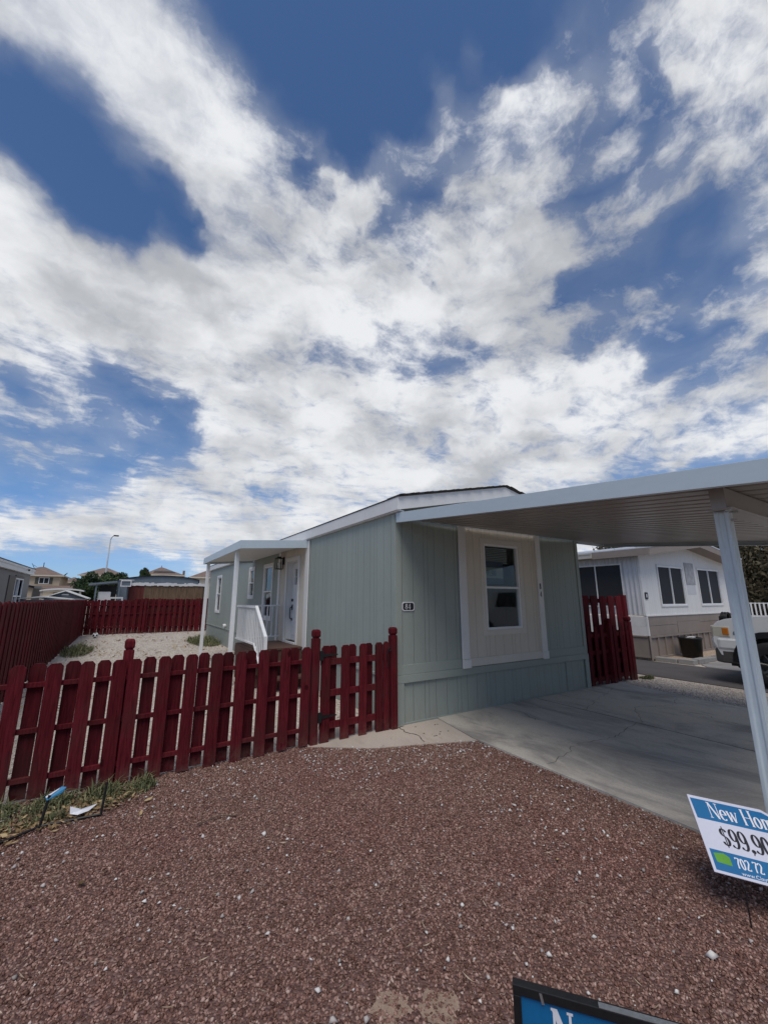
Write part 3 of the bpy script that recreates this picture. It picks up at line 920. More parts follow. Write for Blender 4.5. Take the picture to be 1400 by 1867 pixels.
def lettering(mb, text, x0, y0, h, wscale, place, thick=.085, thin=.032, out=.0008, track=0.):
    """place(x, y, out) -> 3d point"""
    x = x0; k = 0
    for ch in text:
        wd, strokes = GL[ch]
        for pts, mode in strokes:
            vs = []
            P = [(x + p[0] * h * wscale, y0 + p[1] * h) for p in pts]
            n = len(P)
            closed = n > 3 and math.hypot(P[0][0] - P[-1][0], P[0][1] - P[-1][1]) < 1e-6
            for i in range(n):
                a = P[i - 1] if i else (P[-2] if closed else P[0]); c = P[i + 1] if i < n - 1 else (P[1] if closed else P[-1])
                dx, dy = c[0] - a[0], c[1] - a[1]; L = math.hypot(dx, dy) + 1e-9; dx /= L; dy /= L
                t = {'t': thick, 'n': thin, 'c2': thin * 1.5, 'c': thin + (thick * 1.1 - thin) * dy * dy}[mode] * h / 2
                vs += [place(P[i][0] - dy * t, P[i][1] + dx * t, out + k * .00012), place(P[i][0] + dy * t, P[i][1] - dx * t, out + k * .00012)]
            mb.add(vs, [(2 * i, 2 * i + 1, 2 * i + 3, 2 * i + 2) for i in range(n - 1)])
            k += 1
        x += (wd * wscale + track) * h
    return x
def sans(name, text, size, xf, parent, material, local=True):
    """plain sans lettering from Blender's built-in font, laid out on matrix xf"""
    cu = bpy.data.curves.new(name, 'FONT'); cu.body = text; cu.size = size
    to = bpy.data.objects.new(name, cu); COL.objects.link(to)
    bpy.context.view_layer.update()
    me = bpy.data.meshes.new_from_object(to.evaluated_get(bpy.context.evaluated_depsgraph_get()))
    bpy.data.objects.remove(to)
    me.transform(xf); me.materials.clear(); me.materials.append(material)
    o = bpy.data.objects.new(name, me); COL.objects.link(o); o.parent = parent
    return o

M['ink_white'] = mat('print_white', (.70, .70, .74), .5, .02, 2, 20, 0)
M['ink_black'] = mat('print_black', (.012, .012, .02), .5, .05, 2, 20, 0)
M['sign_white'] = mat('sign_white', (.56, .57, .66), .5, .04, 3, 60, .05, 60)
M['sign_blue'] = mat('sign_blue', (.006, .125, .30), .45, .05, 3, 60, .05, 60)
M['sign_green'] = mat('sign_green', (.10, .30, .03), .5, .08, 8, 60, 0)
# plaque 84 by the corner
b = MB(); pc = (3.42, 1.545); hw, hh = .105, .062; ch = .02
def octo(cx, cz, hw, hh, ch): return [(cx - hw + ch, cz - hh), (cx + hw - ch, cz - hh), (cx + hw, cz - hh + ch), (cx + hw, cz + hh - ch), (cx + hw - ch, cz + hh), (cx - hw + ch, cz + hh), (cx - hw, cz + hh - ch), (cx - hw, cz - hh + ch)]
b.prism(octo(*pc, hw, hh, .022), 'y', HY0 - .012, HY0 - .001)
pl = b.build('number_plaque', M['ink_white'], house); pl['label'] = 'small black plaque reading 84 at the front corner'
b = MB(); b.prism(octo(*pc, hw - .013, hh - .013, .018), 'y', HY0 - .0135, HY0 - .0125); b.build('plaque_field', M['ink_black'], pl)
b = MB(); lettering(b, '84', pc[0] - .058, pc[1] - .038, .076, 1.42, lambda x, y, o: (x, HY0 - .0135 - o, y), thick=.12, thin=.05); b.build('numeral', M['ink_white'], pl)
for ch_, z in (('8', 1.865), ('4', 1.725)):
    b = MB(); lettering(b, ch_, 6.305, z - .04, .095, 1.0, lambda x, y, o: (x, HY0 - .0405 - o, y), thick=.18, thin=.12); b.build('numeral', M['black'], house)['label'] = 'small black numeral %s on the right pilaster' % ch_

# ================================================================== carport
SL = .0955                                     # rise per metre towards the house
def zc(y, z0=2.795): return z0 + (y - 4.78) * SL
CX0, CX1, CYH, CYF = 3.215, 8.52, 4.735, .10
cp = thing('carport', (5.85, 2.4, 0), 'light grey aluminium carport awning over the driveway', 'carport')
# ribbed pan roof, ribs along y
b = MB()
prof = []
x = CX0 + .02
while x < CX1 - .05:
    prof += [(x, 0), (x + .150, 0), (x + .158, .014), (x + .178, .014), (x + .186, 0), (x + .196, -.004), (x + .2, 0)]
    x += .205
vs, fs = [], []
for px_, dz in prof:
    vs += [(px_, CYF + .02, zc(CYF + .02) + dz), (px_, CYH, zc(CYH) + dz), (px_, CYF + .02, zc(CYF + .02) + dz + .012), (px_, CYH, zc(CYH) + dz + .012)]
for i in range(len(prof) - 1):
    a = 4 * i; c = a + 4
    fs += [(a, a + 1, c + 1, c), (a + 2, c + 2, c + 3, a + 3)]
b.add(vs, fs)
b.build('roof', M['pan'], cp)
def slope_beam(mb, x0, x1, y0, y1, dz0, dz1):
    vs = [(x, y, zc(y) + d) for d in (dz0, dz1) for y in (y0, y1) for x in (x0, x1)]
    mb.add(vs, [(0, 2, 3, 1), (4, 5, 7, 6), (0, 1, 5, 4), (2, 6, 7, 3), (0, 4, 6, 2), (1, 3, 7, 5)])
b = MB()
slope_beam(b, CX0 - .02, CX0 - .012, CYF, CYH, -.065, .078)
slope_beam(b, CX0 - .012, CX0 + .03, CYF, CYH, -.065, -.057)
slope_beam(b, CX0 - .012, CX0 + .03, CYF, CYH, .070, .078)
b.build('fascia', M['alu'], cp, bevel=.002)['label'] = 'long pale fascia on the near side of the carport roof'
b = MB()
slope_beam(b, CX1, CX1 + .01, CYF, CYH, -.065, .078)
slope_beam(b, CX1 - .05, CX1, CYF, CYH, -.065, -.057)
b.build('fascia', M['alu'], cp, bevel=.002)
b = MB(); b.box(CX0 - .012, CX1, CYF - .008, CYF, zc(CYF) - .065, zc(CYF) + .078); b.build('fascia', M['alu'], cp, bevel=.002)
b = MB(); b.box(CX0 + .01, HX1, CYH + .002, HY0 - .0005, zc(CYH) + .036, zc(CYH) + .07); b.box(7.62, CX1, CYH + .002, CYH + .05, zc(CYH) - .05, zc(CYH) + .07)
b.build('hanger', M['alu'], cp)
# header beam and posts
BY = 1.10
zb = zc(BY)
b = MB(); b.box(3.53, 8.35, BY - .045, BY + .045, zb - .165, zb - .012)
b.box(3.53, 8.35, BY - .075, BY - .045, zb - .165, zb - .158); b.box(3.53, 8.35, BY + .045, BY + .075, zb - .165, zb - .158)
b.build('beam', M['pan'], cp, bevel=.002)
def chan_post(cx, cy, h):
    w, gq, dp = .043, .012, .010
    poly = [(-w, -w), (-gq - .010, -w), (-gq, -w + dp), (gq, -w + dp), (gq + .010, -w), (w, -w), (w, -gq - .01), (w - dp, -gq), (w - dp, gq), (w, gq + .01),
            (w, w), (gq + .01, w), (gq, w - dp), (-gq, w - dp), (-gq - .01, w), (-w, w), (-w, gq + .01), (-w + dp, gq), (-w + dp, -gq), (-w, -gq - .01)]
    b = MB(); b.prism([(cx + p[0], cy + p[1]) for p in poly], 'z', ZS, h)
    p_ = b.build('post', M['post'], cp, bevel=.003)
    b = MB()
    b.box(cx - w - .03, cx + w + .03, cy - w - .004, cy - w + .006, h + .0005, h + .03); b.box(cx - w - .03, cx - w - .02, cy - w - .03, cy - w - .004, h + .0005, h + .03); b.box(cx + w + .02, cx + w + .03, cy - w - .03, cy - w - .004, h + .0005, h + .03)
    b.box(cx - w, cx + w, cy - w + .006, cy + w, h + .0005, h + .006)
    b.build('bracket', M['galv'], p_)
    b = MB(); b.cyl((cx - .004, cy - w - .001, h - .06), (cx - .004, cy - w - .02, h - .06), .011, .009, 6); b.build('bolt', M['galv'], p_)
    b = MB(); b.cyl((cx + w - .001, cy - .02, 1.9), (cx + w + .012, cy - .02, 1.9), .008, .007, 6); b.build('bolt', M['galv'], p_)
    b = MB(); b.box(cx - w - .03, cx + w + .03, cy - w - .03, cy + w + .03, ZS, ZS + .008); b.build('base_plate', M['galv'], p_)
chan_post(3.665, 1.125, zb - .175)
chan_post(8.30, 1.125, zb - .175)

# ================================================================== porch cover
pv = thing('porch_awning', (2.5, 10.1, 0), 'white flat porch awning on two slim posts over the front door', 'awning')
PX0, PY0, PY1 = 1.80, 8.06, 12.40
b = MB()
def pz(x): return 2.66 + (x - 1.80) * .075
b.prism([(PX0 + .02, pz(PX0)), (HX0 - .04, pz(HX0) ), (HX0 - .04, pz(HX0) + .10), (PX0 + .02, pz(PX0) + .10)], 'y', PY0 + .02, PY1 - .02)
b.build('roof', M['white'], pv)
b = MB(); b.box(PX0, PX0 + .018, PY0, PY1, 2.605, 2.77)
for y0, y1 in ((PY0, PY0 + .018), (PY1 - .018, PY1)):
    b.prism([(PX0 + .018, 2.605), (HX0 - .04, 2.705), (HX0 - .04, 2.87), (PX0 + .018, 2.77)], 'y', y0, y1)
b.build('fascia', M['alu'], pv, bevel=.003)
for y in (8.66, 12.10):
    b = MB(); b.box(1.85, 1.93, y - .04, y + .04, 0, 2.655); b.build('post', M['vinyl'], pv, bevel=.006)

# ================================================================== porch deck with steps and railing
dk = thing('porch_deck', (2.7, 8.8, 0), 'small brown porch deck with steps and white railing below the front door', 'porch')
b = MB()
for k in range(9):
    b.box(2.21 + k * .108, 2.21 + k * .108 + .102, 8.12, 9.66, .665, .70)
b.build('deck_floor', M['deck'], dk)
b = MB(); b.box(2.20, HX0 - .04, 8.14, 8.17, .02, .66); b.box(2.20, 2.23, 8.18, 9.6, .45, .66); b.box(2.2, HX0 - .04, 9.62, 9.65, .45, .66)
for x in (2.21, 3.05): b.box(x, x + .07, 9.5, 9.57, 0, .45)
b.build('skirt_board', M['deck'], dk)
for k in range(2):
    b = MB(); y1 = 8.12 - k * .28; z = .47 - k * .23
    b.box(2.24, HX0 - .06, y1 - .30, y1, z - .035, z); b.box(2.24, HX0 - .06, y1 - .03, y1 - .005, z - .23, z - .036); b.build('step', M['deck'], dk)
# outer railing: level part then sloping part
b = MB()
b.box(2.175, 2.225, 8.10, 9.62, 1.475, 1.515); b.box(2.18, 2.22, 8.10, 9.62, .79, .82)
for k in range(13):
    y = 8.16 + k * .115; b.box(2.19, 2.21, y - .011, y + .011, .82, 1.475)
b.build('railing', M['vinyl'], dk)['label'] = 'white outer railing with closely set balusters'
b = MB()
def srail(zt, zb_, w):
    return b.prism([(8.10, zt), (8.10, zb_), (7.38, zb_ - .53), (7.38, zt - .53)], 'x', 2.20 - w, 2.20 + w)
srail(1.52, 1.475, .028); srail(.82, .785, .02)
for k in range(6):
    y = 8.04 - k * .112; s_ = (8.10 - y) / .72 * .53; b.box(2.19, 2.21, y - .011, y + .011, .81 - s_, 1.48 - s_)
b.box(2.175, 2.225, 7.36, 7.42, 0, 1.0)
b.build('railing', M['vinyl'], dk)['label'] = 'white railing sloping down beside the steps'
b = MB()
b.box(2.23, HX0 - .042, 9.60, 9.64, 1.48, 1.512); b.box(2.23, HX0 - .042, 9.605, 9.635, .79, .82)
for k in range(8):
    x = 2.31 + k * .112; b.box(x - .014, x + .014, 9.61, 9.63, .82, 1.48)
b.build('railing', M['vinyl'], dk)['label'] = 'white railing across the far end of the deck'

# ================================================================== fences
def picket(mb, axis, c, a, w, z0, z1, y0, y1, ear=.03, lean=0.):
    mb.tone = random.random()
    a0, a1 = a - w / 2, a + w / 2
    poly = [(a0, z0), (a1, z0), (a1 + lean, z1 - ear), (a1 - ear * .8 + lean, z1), (a0 + ear * .8 + lean, z1), (a0 + lean, z1 - ear)]
    if axis == 'x':
        mb.prism(poly, 'y', c + y0, c + y1)
    else:
        vs = [(c + y0, p[0], p[1]) for p in poly] + [(c + y1, p[0], p[1]) for p in poly]
        n = len(poly)
        mb.add(vs, [tuple(range(n)), tuple(range(2 * n - 1, n - 1, -1))] + [(i, i + n, (i + 1) % n + n, (i + 1) % n) for i in range(n)])
def rail(root, axis, c, a0, a1, z, y0=-.018, y1=.018, h=.04):
    b = MB(); b.tone = random.random()
    (b.box(a0, a1, c + y0, c + y1, z - h / 2, z + h / 2) if axis == 'x' else b.box(c + y0, c + y1, a0, a1, z - h / 2, z + h / 2))
    return b.build('rail', M['red'], root, bevel=.003)
def fpost(root, x, y, h, w=.088, cap=True):
    b = MB(); b.tone = random.random(); k = w / 2
    if cap:
        b.box(x - k, x + k, y - k, y + k, 0, h - .105)
        b.box(x - k * .72, x + k * .72, y - k * .72, y + k * .72, h - .105, h - .088)
        for (k0, z0, k1, z1) in ((k * .86, h - .088, k, h - .072), (k, h - .072, k, h - .022), (k, h - .022, k * .72, h)):
            vs = [(x + sx * kk, y + sy * kk, z) for (kk, z) in ((k0, z0), (k1, z1)) for sx, sy in ((-1, -1), (1, -1), (1, 1), (-1, 1))]
            b.add(vs, [(0, 1, 2, 3), (4, 7, 6, 5), (0, 4, 5, 1), (1, 5, 6, 2), (2, 6, 7, 3), (3, 7, 4, 0)])
    else:
        b.box(x - k, x + k, y - k, y + k, 0, h)
    return b.build('post', M['red'], root, bevel=.003)

FY = 4.74
ff = thing('picket_fence', (.6, FY, 0), 'waist-high dark red shadowbox picket fence in front of the yard, left of the gate', 'fence')
fr_ = [-1.47, -1.225, -.98, -.735 + .05, -.433, -.198, .046, .17, .42, .663, .907, 1.155, 1.398, 1.648, 1.895]
b = MB()
for i, a in enumerate(fr_):
    picket(b, 'x', FY, a, random.uniform(.106, .116), random.uniform(.008, .035) + (.03 if a < 0 else 0), 1.088 + random.uniform(-.008, .008), -.037, -.019, lean=random.uniform(-.004, .004))
b.build('front_pickets', M['red'], ff)
b = MB()
bk = [-1.35, -1.10, -.865, -.56, -.315, -.078, .295, .54, .785, 1.03, 1.275, 1.522, 1.77]
for a in bk:
    picket(b, 'x', FY, a, random.uniform(.106, .116), random.uniform(.01, .035), 1.092 + random.uniform(-.008, .008), .019, .037, lean=random.uniform(-.004, .004))
b.build('back_pickets', M['red_shade'], ff)
for z in (.925, .56, .185):
    rail(ff, 'x', FY, -1.5, 1.95, z)
fpost(ff, .105, FY + .075, 1.265); fpost(ff, 2.022, FY + .0, 1.285)
# gate
gt = thing('gate', (2.57, FY, 0), 'dark red picket gate with black strap hinges between two capped posts', 'gate')
b = MB()
for a, w in ((2.150, .115), (2.412, .112), (2.662, .106), (2.905, .100), (3.008, .082)):
    picket(b, 'x', FY, a, w, .02, 1.092 + random.uniform(-.006, .006), -.037, -.019)
b.build('front_pickets', M['red'], gt)
b = MB()
for a in (2.262, 2.535, 2.775, 2.93):
    picket(b, 'x', FY, a, .108, .03, 1.085, .019, .037)
b.build('back_pickets', M['red_shade'], gt)
for z in (.90, .545, .19):
    rail(gt, 'x', FY, 2.10, 3.04, z, h=.075)
for z in (.985, .30):
    b = MB(); b.box(2.055, 2.098, FY - .062, FY - .0445, z - .055, z + .055)
    b.add([(2.10, FY - .044, z - .022), (2.30, FY - .044, z - .006), (2.30, FY - .044, z + .006), (2.10, FY - .044, z + .022), (2.10, FY - .0385, z - .022), (2.30, FY - .0385, z - .006), (2.30, FY - .0385, z + .006), (2.10, FY - .0385, z + .022)],
          [(0, 1, 2, 3), (4, 7, 6, 5), (0, 4, 5, 1), (2, 6, 7, 3), (1, 5, 6, 2), (0, 3, 7, 4)])
    b.cyl((2.099, FY - .052, z - .05), (2.099, FY - .052, z + .05), .008, .008, 8)
    b.build('hinge', M['black'], gt)
b = MB(); b.torus((3.055, FY - .055, 1.0), (0, 1, 0), .022, .005, 16, 6); b.box(3.02, 3.06, FY - .046, FY - .039, .975, 1.0)
b.tube([(3.035, FY - .05, .99), (3.012, FY - .052, .95), (3.02, FY - .052, .88), (3.028, FY - .052, .84), (3.015, FY - .052, .78)], .007, 6)
b.build('latch', M['black'], gt)
gp = thing('gate_post', (3.125, FY, 0), 'dark red capped gate post standing against the sage corner of the home', 'post')
fpost(gp, 3.125, FY - .015, 1.275, .090)
# left side fence (along y)
LXF = -1.5
lf = thing('privacy_fence', (LXF, 14, 0), 'long dark red board fence running back along the left side of the yard', 'fence')
b = MB(); b2 = MB()
a = 4.85; k_ = 0
while a < 23.5:
    picket(b, 'y', LXF, a, .146, random.uniform(0, .03), 1.605 + random.uniform(-.018, .014), .016 + (k_ % 2) * .012, .034 + (k_ % 2) * .012); k_ += 1
    a += .1525
b.build('front_pickets', M['red'], lf)
for z in (1.35, .85, .3): rail(lf, 'y', LXF, 4.8, 23.56, z, h=.09)
for y in (4.86, 7.3, 9.75, 12.2, 14.65, 17.1, 19.5, 21.9): fpost(lf, LXF - .066, y, 1.58, cap=False)
# rear fence
RYF = 23.6
rf = thing('privacy_fence', (1, RYF, 0), 'dark red board fence closing the back of the yard, boards with gaps between', 'fence')
b = MB(); b2 = MB(); a = -1.45
while a < 6.2:
    h = 1.66 + random.uniform(-.02, .02) - (.06 if a < .4 else 0)
    picket(b, 'x', RYF, a, .115, random.uniform(0, .04), h, -.037, -.019, lean=random.uniform(-.01, .01))
    picket(b2, 'x', RYF, a + .125, .128, .02, h - .02, .035, .05)
    a += .25
b.build('front_pickets', M['red'], rf); b2.build('back_pickets', M['red_shade'], rf)
for z in (1.35, .95, .33): rail(rf, 'x', RYF, -1.46, 6.2, z, h=.06)
for x in (.95, 3.4, 5.9): fpost(rf, x, RYF - .09, 1.68, .10, cap=False)
# right short fences
rs = thing('picket_fence', (8.5, 4.79, 0), 'short section of low red picket fence to the right of the home, leaning slightly', 'fence')
b = MB(); b2 = MB()
for i, a in enumerate((7.70, 7.92, 8.16, 8.62, 8.86, 9.10)):
    picket(b, 'x', 4.79, a, .105, random.uniform(.01, .05), 1.12 + random.uniform(-.03, .03) + .02 * (a - 7.7), -.037, -.019, lean=random.uniform(-.02, .02))
for i, a in enumerate((7.80, 8.04, 8.28, 8.50, 8.74, 8.98)):
    picket(b2, 'x', 4.79, a, .105, .03, 1.10, .019, .037)
b.build('front_pickets', M['red'], rs); b2.build('back_pickets', M['red_shade'], rs)
for z in (.94, .62, .14): rail(rs, 'x', 4.79, 7.66, 9.3, z + .0, h=.075)
fpost(rs, 8.40, 4.76, 1.26, .10); fpost(rs, 9.22, 4.80, 1.28, .11)
rt = thing('privacy_fence', (8.5, 5.05, 0), 'tall dark red board fence behind the low section, right of the home', 'fence')
b = MB(); b2 = MB()
for i, a in enumerate((7.76, 8.06, 8.37, 8.69, 9.01, 9.32)):
    picket(b, 'x', 5.02, a, .215, .02, 1.72 + random.uniform(-.01, .01), -.037, -.019, ear=.015)
b.build('front_pickets', M['red'], rt)
for z in (1.61, .35): rail(rt, 'x', 5.02, 7.66, 9.46, z, h=.09)
b2 = MB(); b2.tone = .3; b2.box(7.66, 9.42, 5.045, 5.06, .05, .98); b2.build('back_boards', M['red_shade'], rt)
fpost(rt, 9.56, 5.02, 1.735, .12, cap=False)

# ================================================================== white neighbour home (right)
M['n_white'] = siding('neighbour_white_siding', (.70, .69, .67), .11, .04, gw=.05)
M['n_whitet'] = mat('neighbour_white_trim', (.62, .61, .60), .5, .08, 3, 40, .15, 60, dirt=(.35, .32, .29), dirt_amt=.3)
M['n_brown'] = mat('neighbour_taupe', (.235, .195, .170), .65, .08, 3, 50, .2, 60, dirt=(.16, .13, .11), dirt_amt=.3)
M['n_corr'] = mat('neighbour_corrugated', (.52, .52, .535), .4, .06, 3, 50, .1, 60)
M['n_roof'] = mat('neighbour_metal_roof', (.55, .57, .60), .3, .06, 1, 20, .05, 10, metal=.2)
M['screen'] = mat('window_screen', (.016, .018, .022), .7, .1, 2, 300, .1, 200)
NX0, NX1, NY0, NY1 = 12.24, 18.15, 5.85, 19.0
nb = thing('mobile_home', (15.2, 12, 0), 'white mobile home with taupe gable trim and skirting beyond the carport on the right', 'mobile home')
b = MB()
NW = [(13.24, 14.86, 1.46, 2.62), (15.92, 17.62, 1.46, 2.63)]
wall_with_holes(b, 'x', NY0, NX0, NX1, 1.20, 2.90, NW)
b.prism([(NX0, 2.90), (NX1, 2.90), (NX1, 2.95), (15.195, 3.36), (NX0, 2.95)], 'y', NY0, NY0 + .1)
b.build('wall', M['n_white'], nb)
for i, h in enumerate(NW):
    window(nb, 'x', NY0, *h, .04, M['n_whitet'], ['left front window of the white home', 'right front window of the white home'][i], gm='screen', split='v', fw=.04)
    b = MB(); b.box(h[0], h[1], NY0 + .05, NY0 + .07, h[2], h[3]); b.build('screen', M['screen'], nb)
b = MB(); wbox(b, 'x', NY0, 15.03, 15.66, 2.10, 2.78, .001, .018); b.build('vent_panel', mat('weathered_panel', (.33, .33, .34), .6, .3, 7, 40, .3, 20), nb)
b = MB(); wbox(b, 'x', NY0, 15.04, 15.64, 1.78, 2.08, .001, .004); b.build('patch_panel', M['n_corr'], nb)
# corrugated long side
b = MB(); prof = []; y = NY0 + .001
SW = (6.37, 9.4, 1.45, 2.63)
def corr(y0, y1, z0, z1):
    vs = []; n = int((y1 - y0) / .0125)
    for i in range(n + 1):
        yy_ = y0 + (y1 - y0) * i / n
        xx_ = NX0 - .012 - .018 * math.sin((yy_ - NY0) / .125 * 2 * math.pi)
        vs += [(xx_, yy_, z0), (xx_, yy_, z1)]
    b.add(vs, [(2 * i, 2 * i + 2, 2 * i + 3, 2 * i + 1) for i in range(n)])
corr(NY0 + .01, SW[0] - .04, 1.20, 2.90); corr(SW[0] - .04, SW[1] + .04, SW[3] + .04, 2.90); corr(SW[0] - .04, SW[1] + .04, 1.20, SW[2] - .04); corr(SW[1] + .04, 15, 1.20, 2.90)
b.build('corrugated_wall', M['n_corr'], nb, smooth=True)
b = MB(); frame(b, 'y', NX0, SW[0] - .04, SW[1] + .04, SW[2] - .04, SW[3] + .04, .04, -.01, .035)
wbox(b, 'y', NX0, 7.12, 7.15, SW[2], SW[3], -.01, .03)
sw = b.build('window', M['n_whitet'], nb); sw['label'] = 'wide dark window on the corrugated side of the white home'
b = MB(); wbox(b, 'y', NX0, SW[0], SW[1], SW[2], SW[3], -.02, .01); b.build('screen', M['screen'], sw)
b = MB(); wbox(b, 'y', NX0, NY0 - .02, NY0 + .04, 1.20, 2.9, .001, .035); wbox(b, 'x', NY0, NX0, NX0 + .04, 1.2, 2.9, .001, .02); wbox(b, 'x', NY0, NX0, NX1, 1.17, 1.20, -.02, .03); b.build('corner_trim', M['n_whitet'], nb)
# skirting, front
b = MB(); b.box(NX0 + .02, NX1, NY0 + .01, NY0 + .08, 0, 1.17)
b.box(NX0 + .02, 14.0, NY0 - .012, NY0 + .009, .92, 1.165); b.box(NX0 + .02, 14.0, NY0 - .006, NY0 + .009, .66, .915)
b.box(14.01, 15.55, NY0 - .012, NY0 + .009, .99, 1.165); b.box(14.01, 15.55, NY0 - .016, NY0 + .009, .66, .985); b.box(15.56, NX1, NY0 - .012, NY0 + .009, .95, 1.165); b.box(15.56, NX1, NY0 - .005, NY0 + .009, .66, .945)
b.box(NX0 + .02, NX1, NY0 - .035, NY0 + .009, .60, .655); b.box(NX0 + .02, NX1, NY0 - .03, NY0 + .009, 0.05, .10)
x = NX0 + .03
while x < NX1:
    b.box(x, x + .055, NY0 - .03, NY0 + .009, .10, .60); x += .42
b.build('skirting', M['n_brown'], nb)
b = MB(); b.box(NX0 - .03, NX0 + .02, NY0 + .0, 15, .66, .90); b.box(NX0 - .025, NX0 + .02, NY0 + .0, 15, .905, 1.165); b.box(NX0 - .035, NX0 + .015, NY0 - .045, NY0 - .001, .66, 1.165)
b.build('skirting_panel', M['n_whitet'], nb)
b = MB(); b.box(NX0 - .02, NX0 + .019, NY0 + .01, 15, .08, .62); b.box(NX0 - .05, NX0 - .021, NY0 + .0, 15, .62, .655); b.box(NX0 - .045, NX0 + .019, NY0 - .05, NY0 - .036, 0, .655); b.box(NX0 - .03, NX0 - .021, NY0, 15, .08, .12); b.build('skirting', M['n_brown'], nb)
# roof
b = MB(); E0, EP = 3.02, 3.43; yf, yb = NY0 - .46, NY1 + .3; xl, xr = NX0 - .33, NX1 + .33
b.prism([(xl, E0), (15.195, EP), (xr, E0), (xr, E0 + .03), (15.195, EP + .03), (xl, E0 + .03)], 'y', yf - .02, yb)
for k in range(18):
    y = yf + .3 + k * .6
    b.prism([(xl, E0 + .031), (15.19, EP + .031), (15.19, EP + .06), (xl, E0 + .06)], 'y', y, y + .04)
nr = b.build('roof', M['n_roof'], nb)
b = MB(); b.prism([(xl, E0 - .19), (15.195, EP - .19), (xr, E0 - .19), (xr, E0), (15.195, EP), (xl, E0)], 'y', yf - .01, yf + .02)
b.build('rake_board', M['n_brown'], nr)
b = MB(); b.prism([(xl + .03, E0 - .17), (15.195, EP - .17), (xr - .03, E0 - .17), (xr - .03, E0 - .15), (15.195, EP - .15), (xl + .03, E0 - .15)], 'y', yf + .021, NY0 - .001); b.box(xl + .03, NX0 - .04, NY0, yb, E0 - .18, E0 - .16); b.build('soffit', M['n_brown'], nr)
b = MB(); b.box(xl - .02, xl + .0, yf, 7.0, E0 - .20, E0 + .0); b.build('fascia', M['n_brown'], nr)
b = MB(); b.box(xl - .06, xl, 7.0, yb, E0 - .17, E0 - .01); b.box(xl - .075, xl - .061, 7.0, yb, E0 - .05, E0 - .02); b.build('gutter', mat('cream_gutter', (.42, .39, .34), .5, .1, 3, 40, .1, 40), nr)
b = MB(); b.prism(octo(12.40, 1.735, .075, .095, .02), 'y', NY0 - .02, NY0 - .001); b.build('number_plaque', M['ink_black'], nb)
# house-number plaque mark
b = MB(); b.box(12.37, 12.43, NY0 - .022, NY0 - .0205, 1.69, 1.78); b.build('plaque_mark', M['n_corr'], nb)

# black plastic bucket with a pale thing on its lid
pt = thing('bucket', (13.62, 5.42, 0), 'low black plastic tub with a pale lid handle by the taupe skirting', 'bucket')
b = MB(); b.lathe([(.0, .02), (.235, .02), (.275, .50), (.29, .50), (.29, .54), (.26, .54), (.22, .06), (0, .06)], (13.62, 5.42, 0.05), n=28); b.build('tub', M['black_plastic'], pt, smooth=True)
b = MB(); b.box(13.50, 13.68, 5.30, 5.44, .585, .615); b.box(13.35, 13.89, 5.40, 5.47, .565, .584); b.build('lid_handle', M['n_whitet'], pt, bevel=.01)
# coiled hose on a reel post
hr = thing('hose_reel', (16.3, 5.45, 0), 'black coiled hose on a stand at the far corner of the white home', 'hose')
b = MB()
for k in range(5): b.torus((16.3, 5.35 + k * .035, 1.03), (0, 1, .1), .20 - .01 * (k % 2), .018, 26, 6)
for k in range(6):
    a = k * math.pi / 3; b.cyl((17.2, 5.34, 1.03), (16.3 + .2 * math.cos(a), 5.34, 1.03 + .2 * math.sin(a)), .008, .008, 6)
b.build('coil', M['black_plastic'], hr, smooth=True)
b = MB(); b.box(16.27, 16.33, 5.52, 5.58, .05, 1.1); b.build('stand', M['black'], hr)

# ================================================================== pickup truck
M['t_white'] = mat('truck_white_paint', (.62, .63, .64), .22, .03, 2, 20, 0, spec=.6)
M['t_grey'] = mat('truck_primer_patch', (.14, .18, .22), .5, .2, 12, 60, 0)
M['t_bump'] = mat('truck_bumper_grey', (.075, .07, .068), .4, .2, 8, 60, .1, 40)
M['tyre'] = mat('tyre_rubber', (.014, .014, .015), .8, .2, 10, 60, .3, 60)
M['rim'] = mat('rim_metal', (.10, .10, .10), .35, .1, 8, 60, 0, metal=.7)
M['lens'] = mat('headlight_lens', (.48, .46, .38), .12, .08, 6, 30, 0, spec=.8)
M['amber'] = mat('amber_lens', (.50, .16, .02), .15, .05, 6, 30, 0, spec=.8)
tr_ = thing('pickup_truck', (11.2, 1.2, 0), 'white pickup truck with amber corner lamp and black wheel-arch trim parked on the asphalt', 'pickup truck')
TX0, TX1, TYF = 10.28, 12.16, 3.70
def arch(cy, r, n=12, z0=.42):
    return [(cy + r * math.cos(math.pi - math.pi * k / n) * 1.0, z0 + r * math.sin(math.pi - math.pi * k / n)) for k in range(n + 1)]
# body side profile in (y, z); front is at +y
FWC, RWC = 2.80, -.45
prof = [(TYF - 5.5, .55), (RWC - .47, .50)] + arch(RWC, .46, 12, .44) + [(RWC + .47, .48), (FWC - .51, .48)] + arch(FWC, .50, 12, .44) + [(FWC + .51, .52), (TYF - .12, .55), (TYF - .02, .80), (TYF - .03, .90), (TYF - .06, 1.13), (TYF - .13, 1.20), (TYF - .26, 1.25), (TYF - .6, 1.31), (TYF - 1.45, 1.37), (TYF - 1.5, 1.34), (TYF - 5.45, 1.30)]
b = MB()
n = len(prof)
vs = []
for x, ins, up in ((TX0, 0., 0.), (TX0 - .0, 0., 0.),):
    pass
secs = [(TX0 + .10, .03), (TX0 + .0, .0), (TX1, .0), (TX1 - .10, .03)]
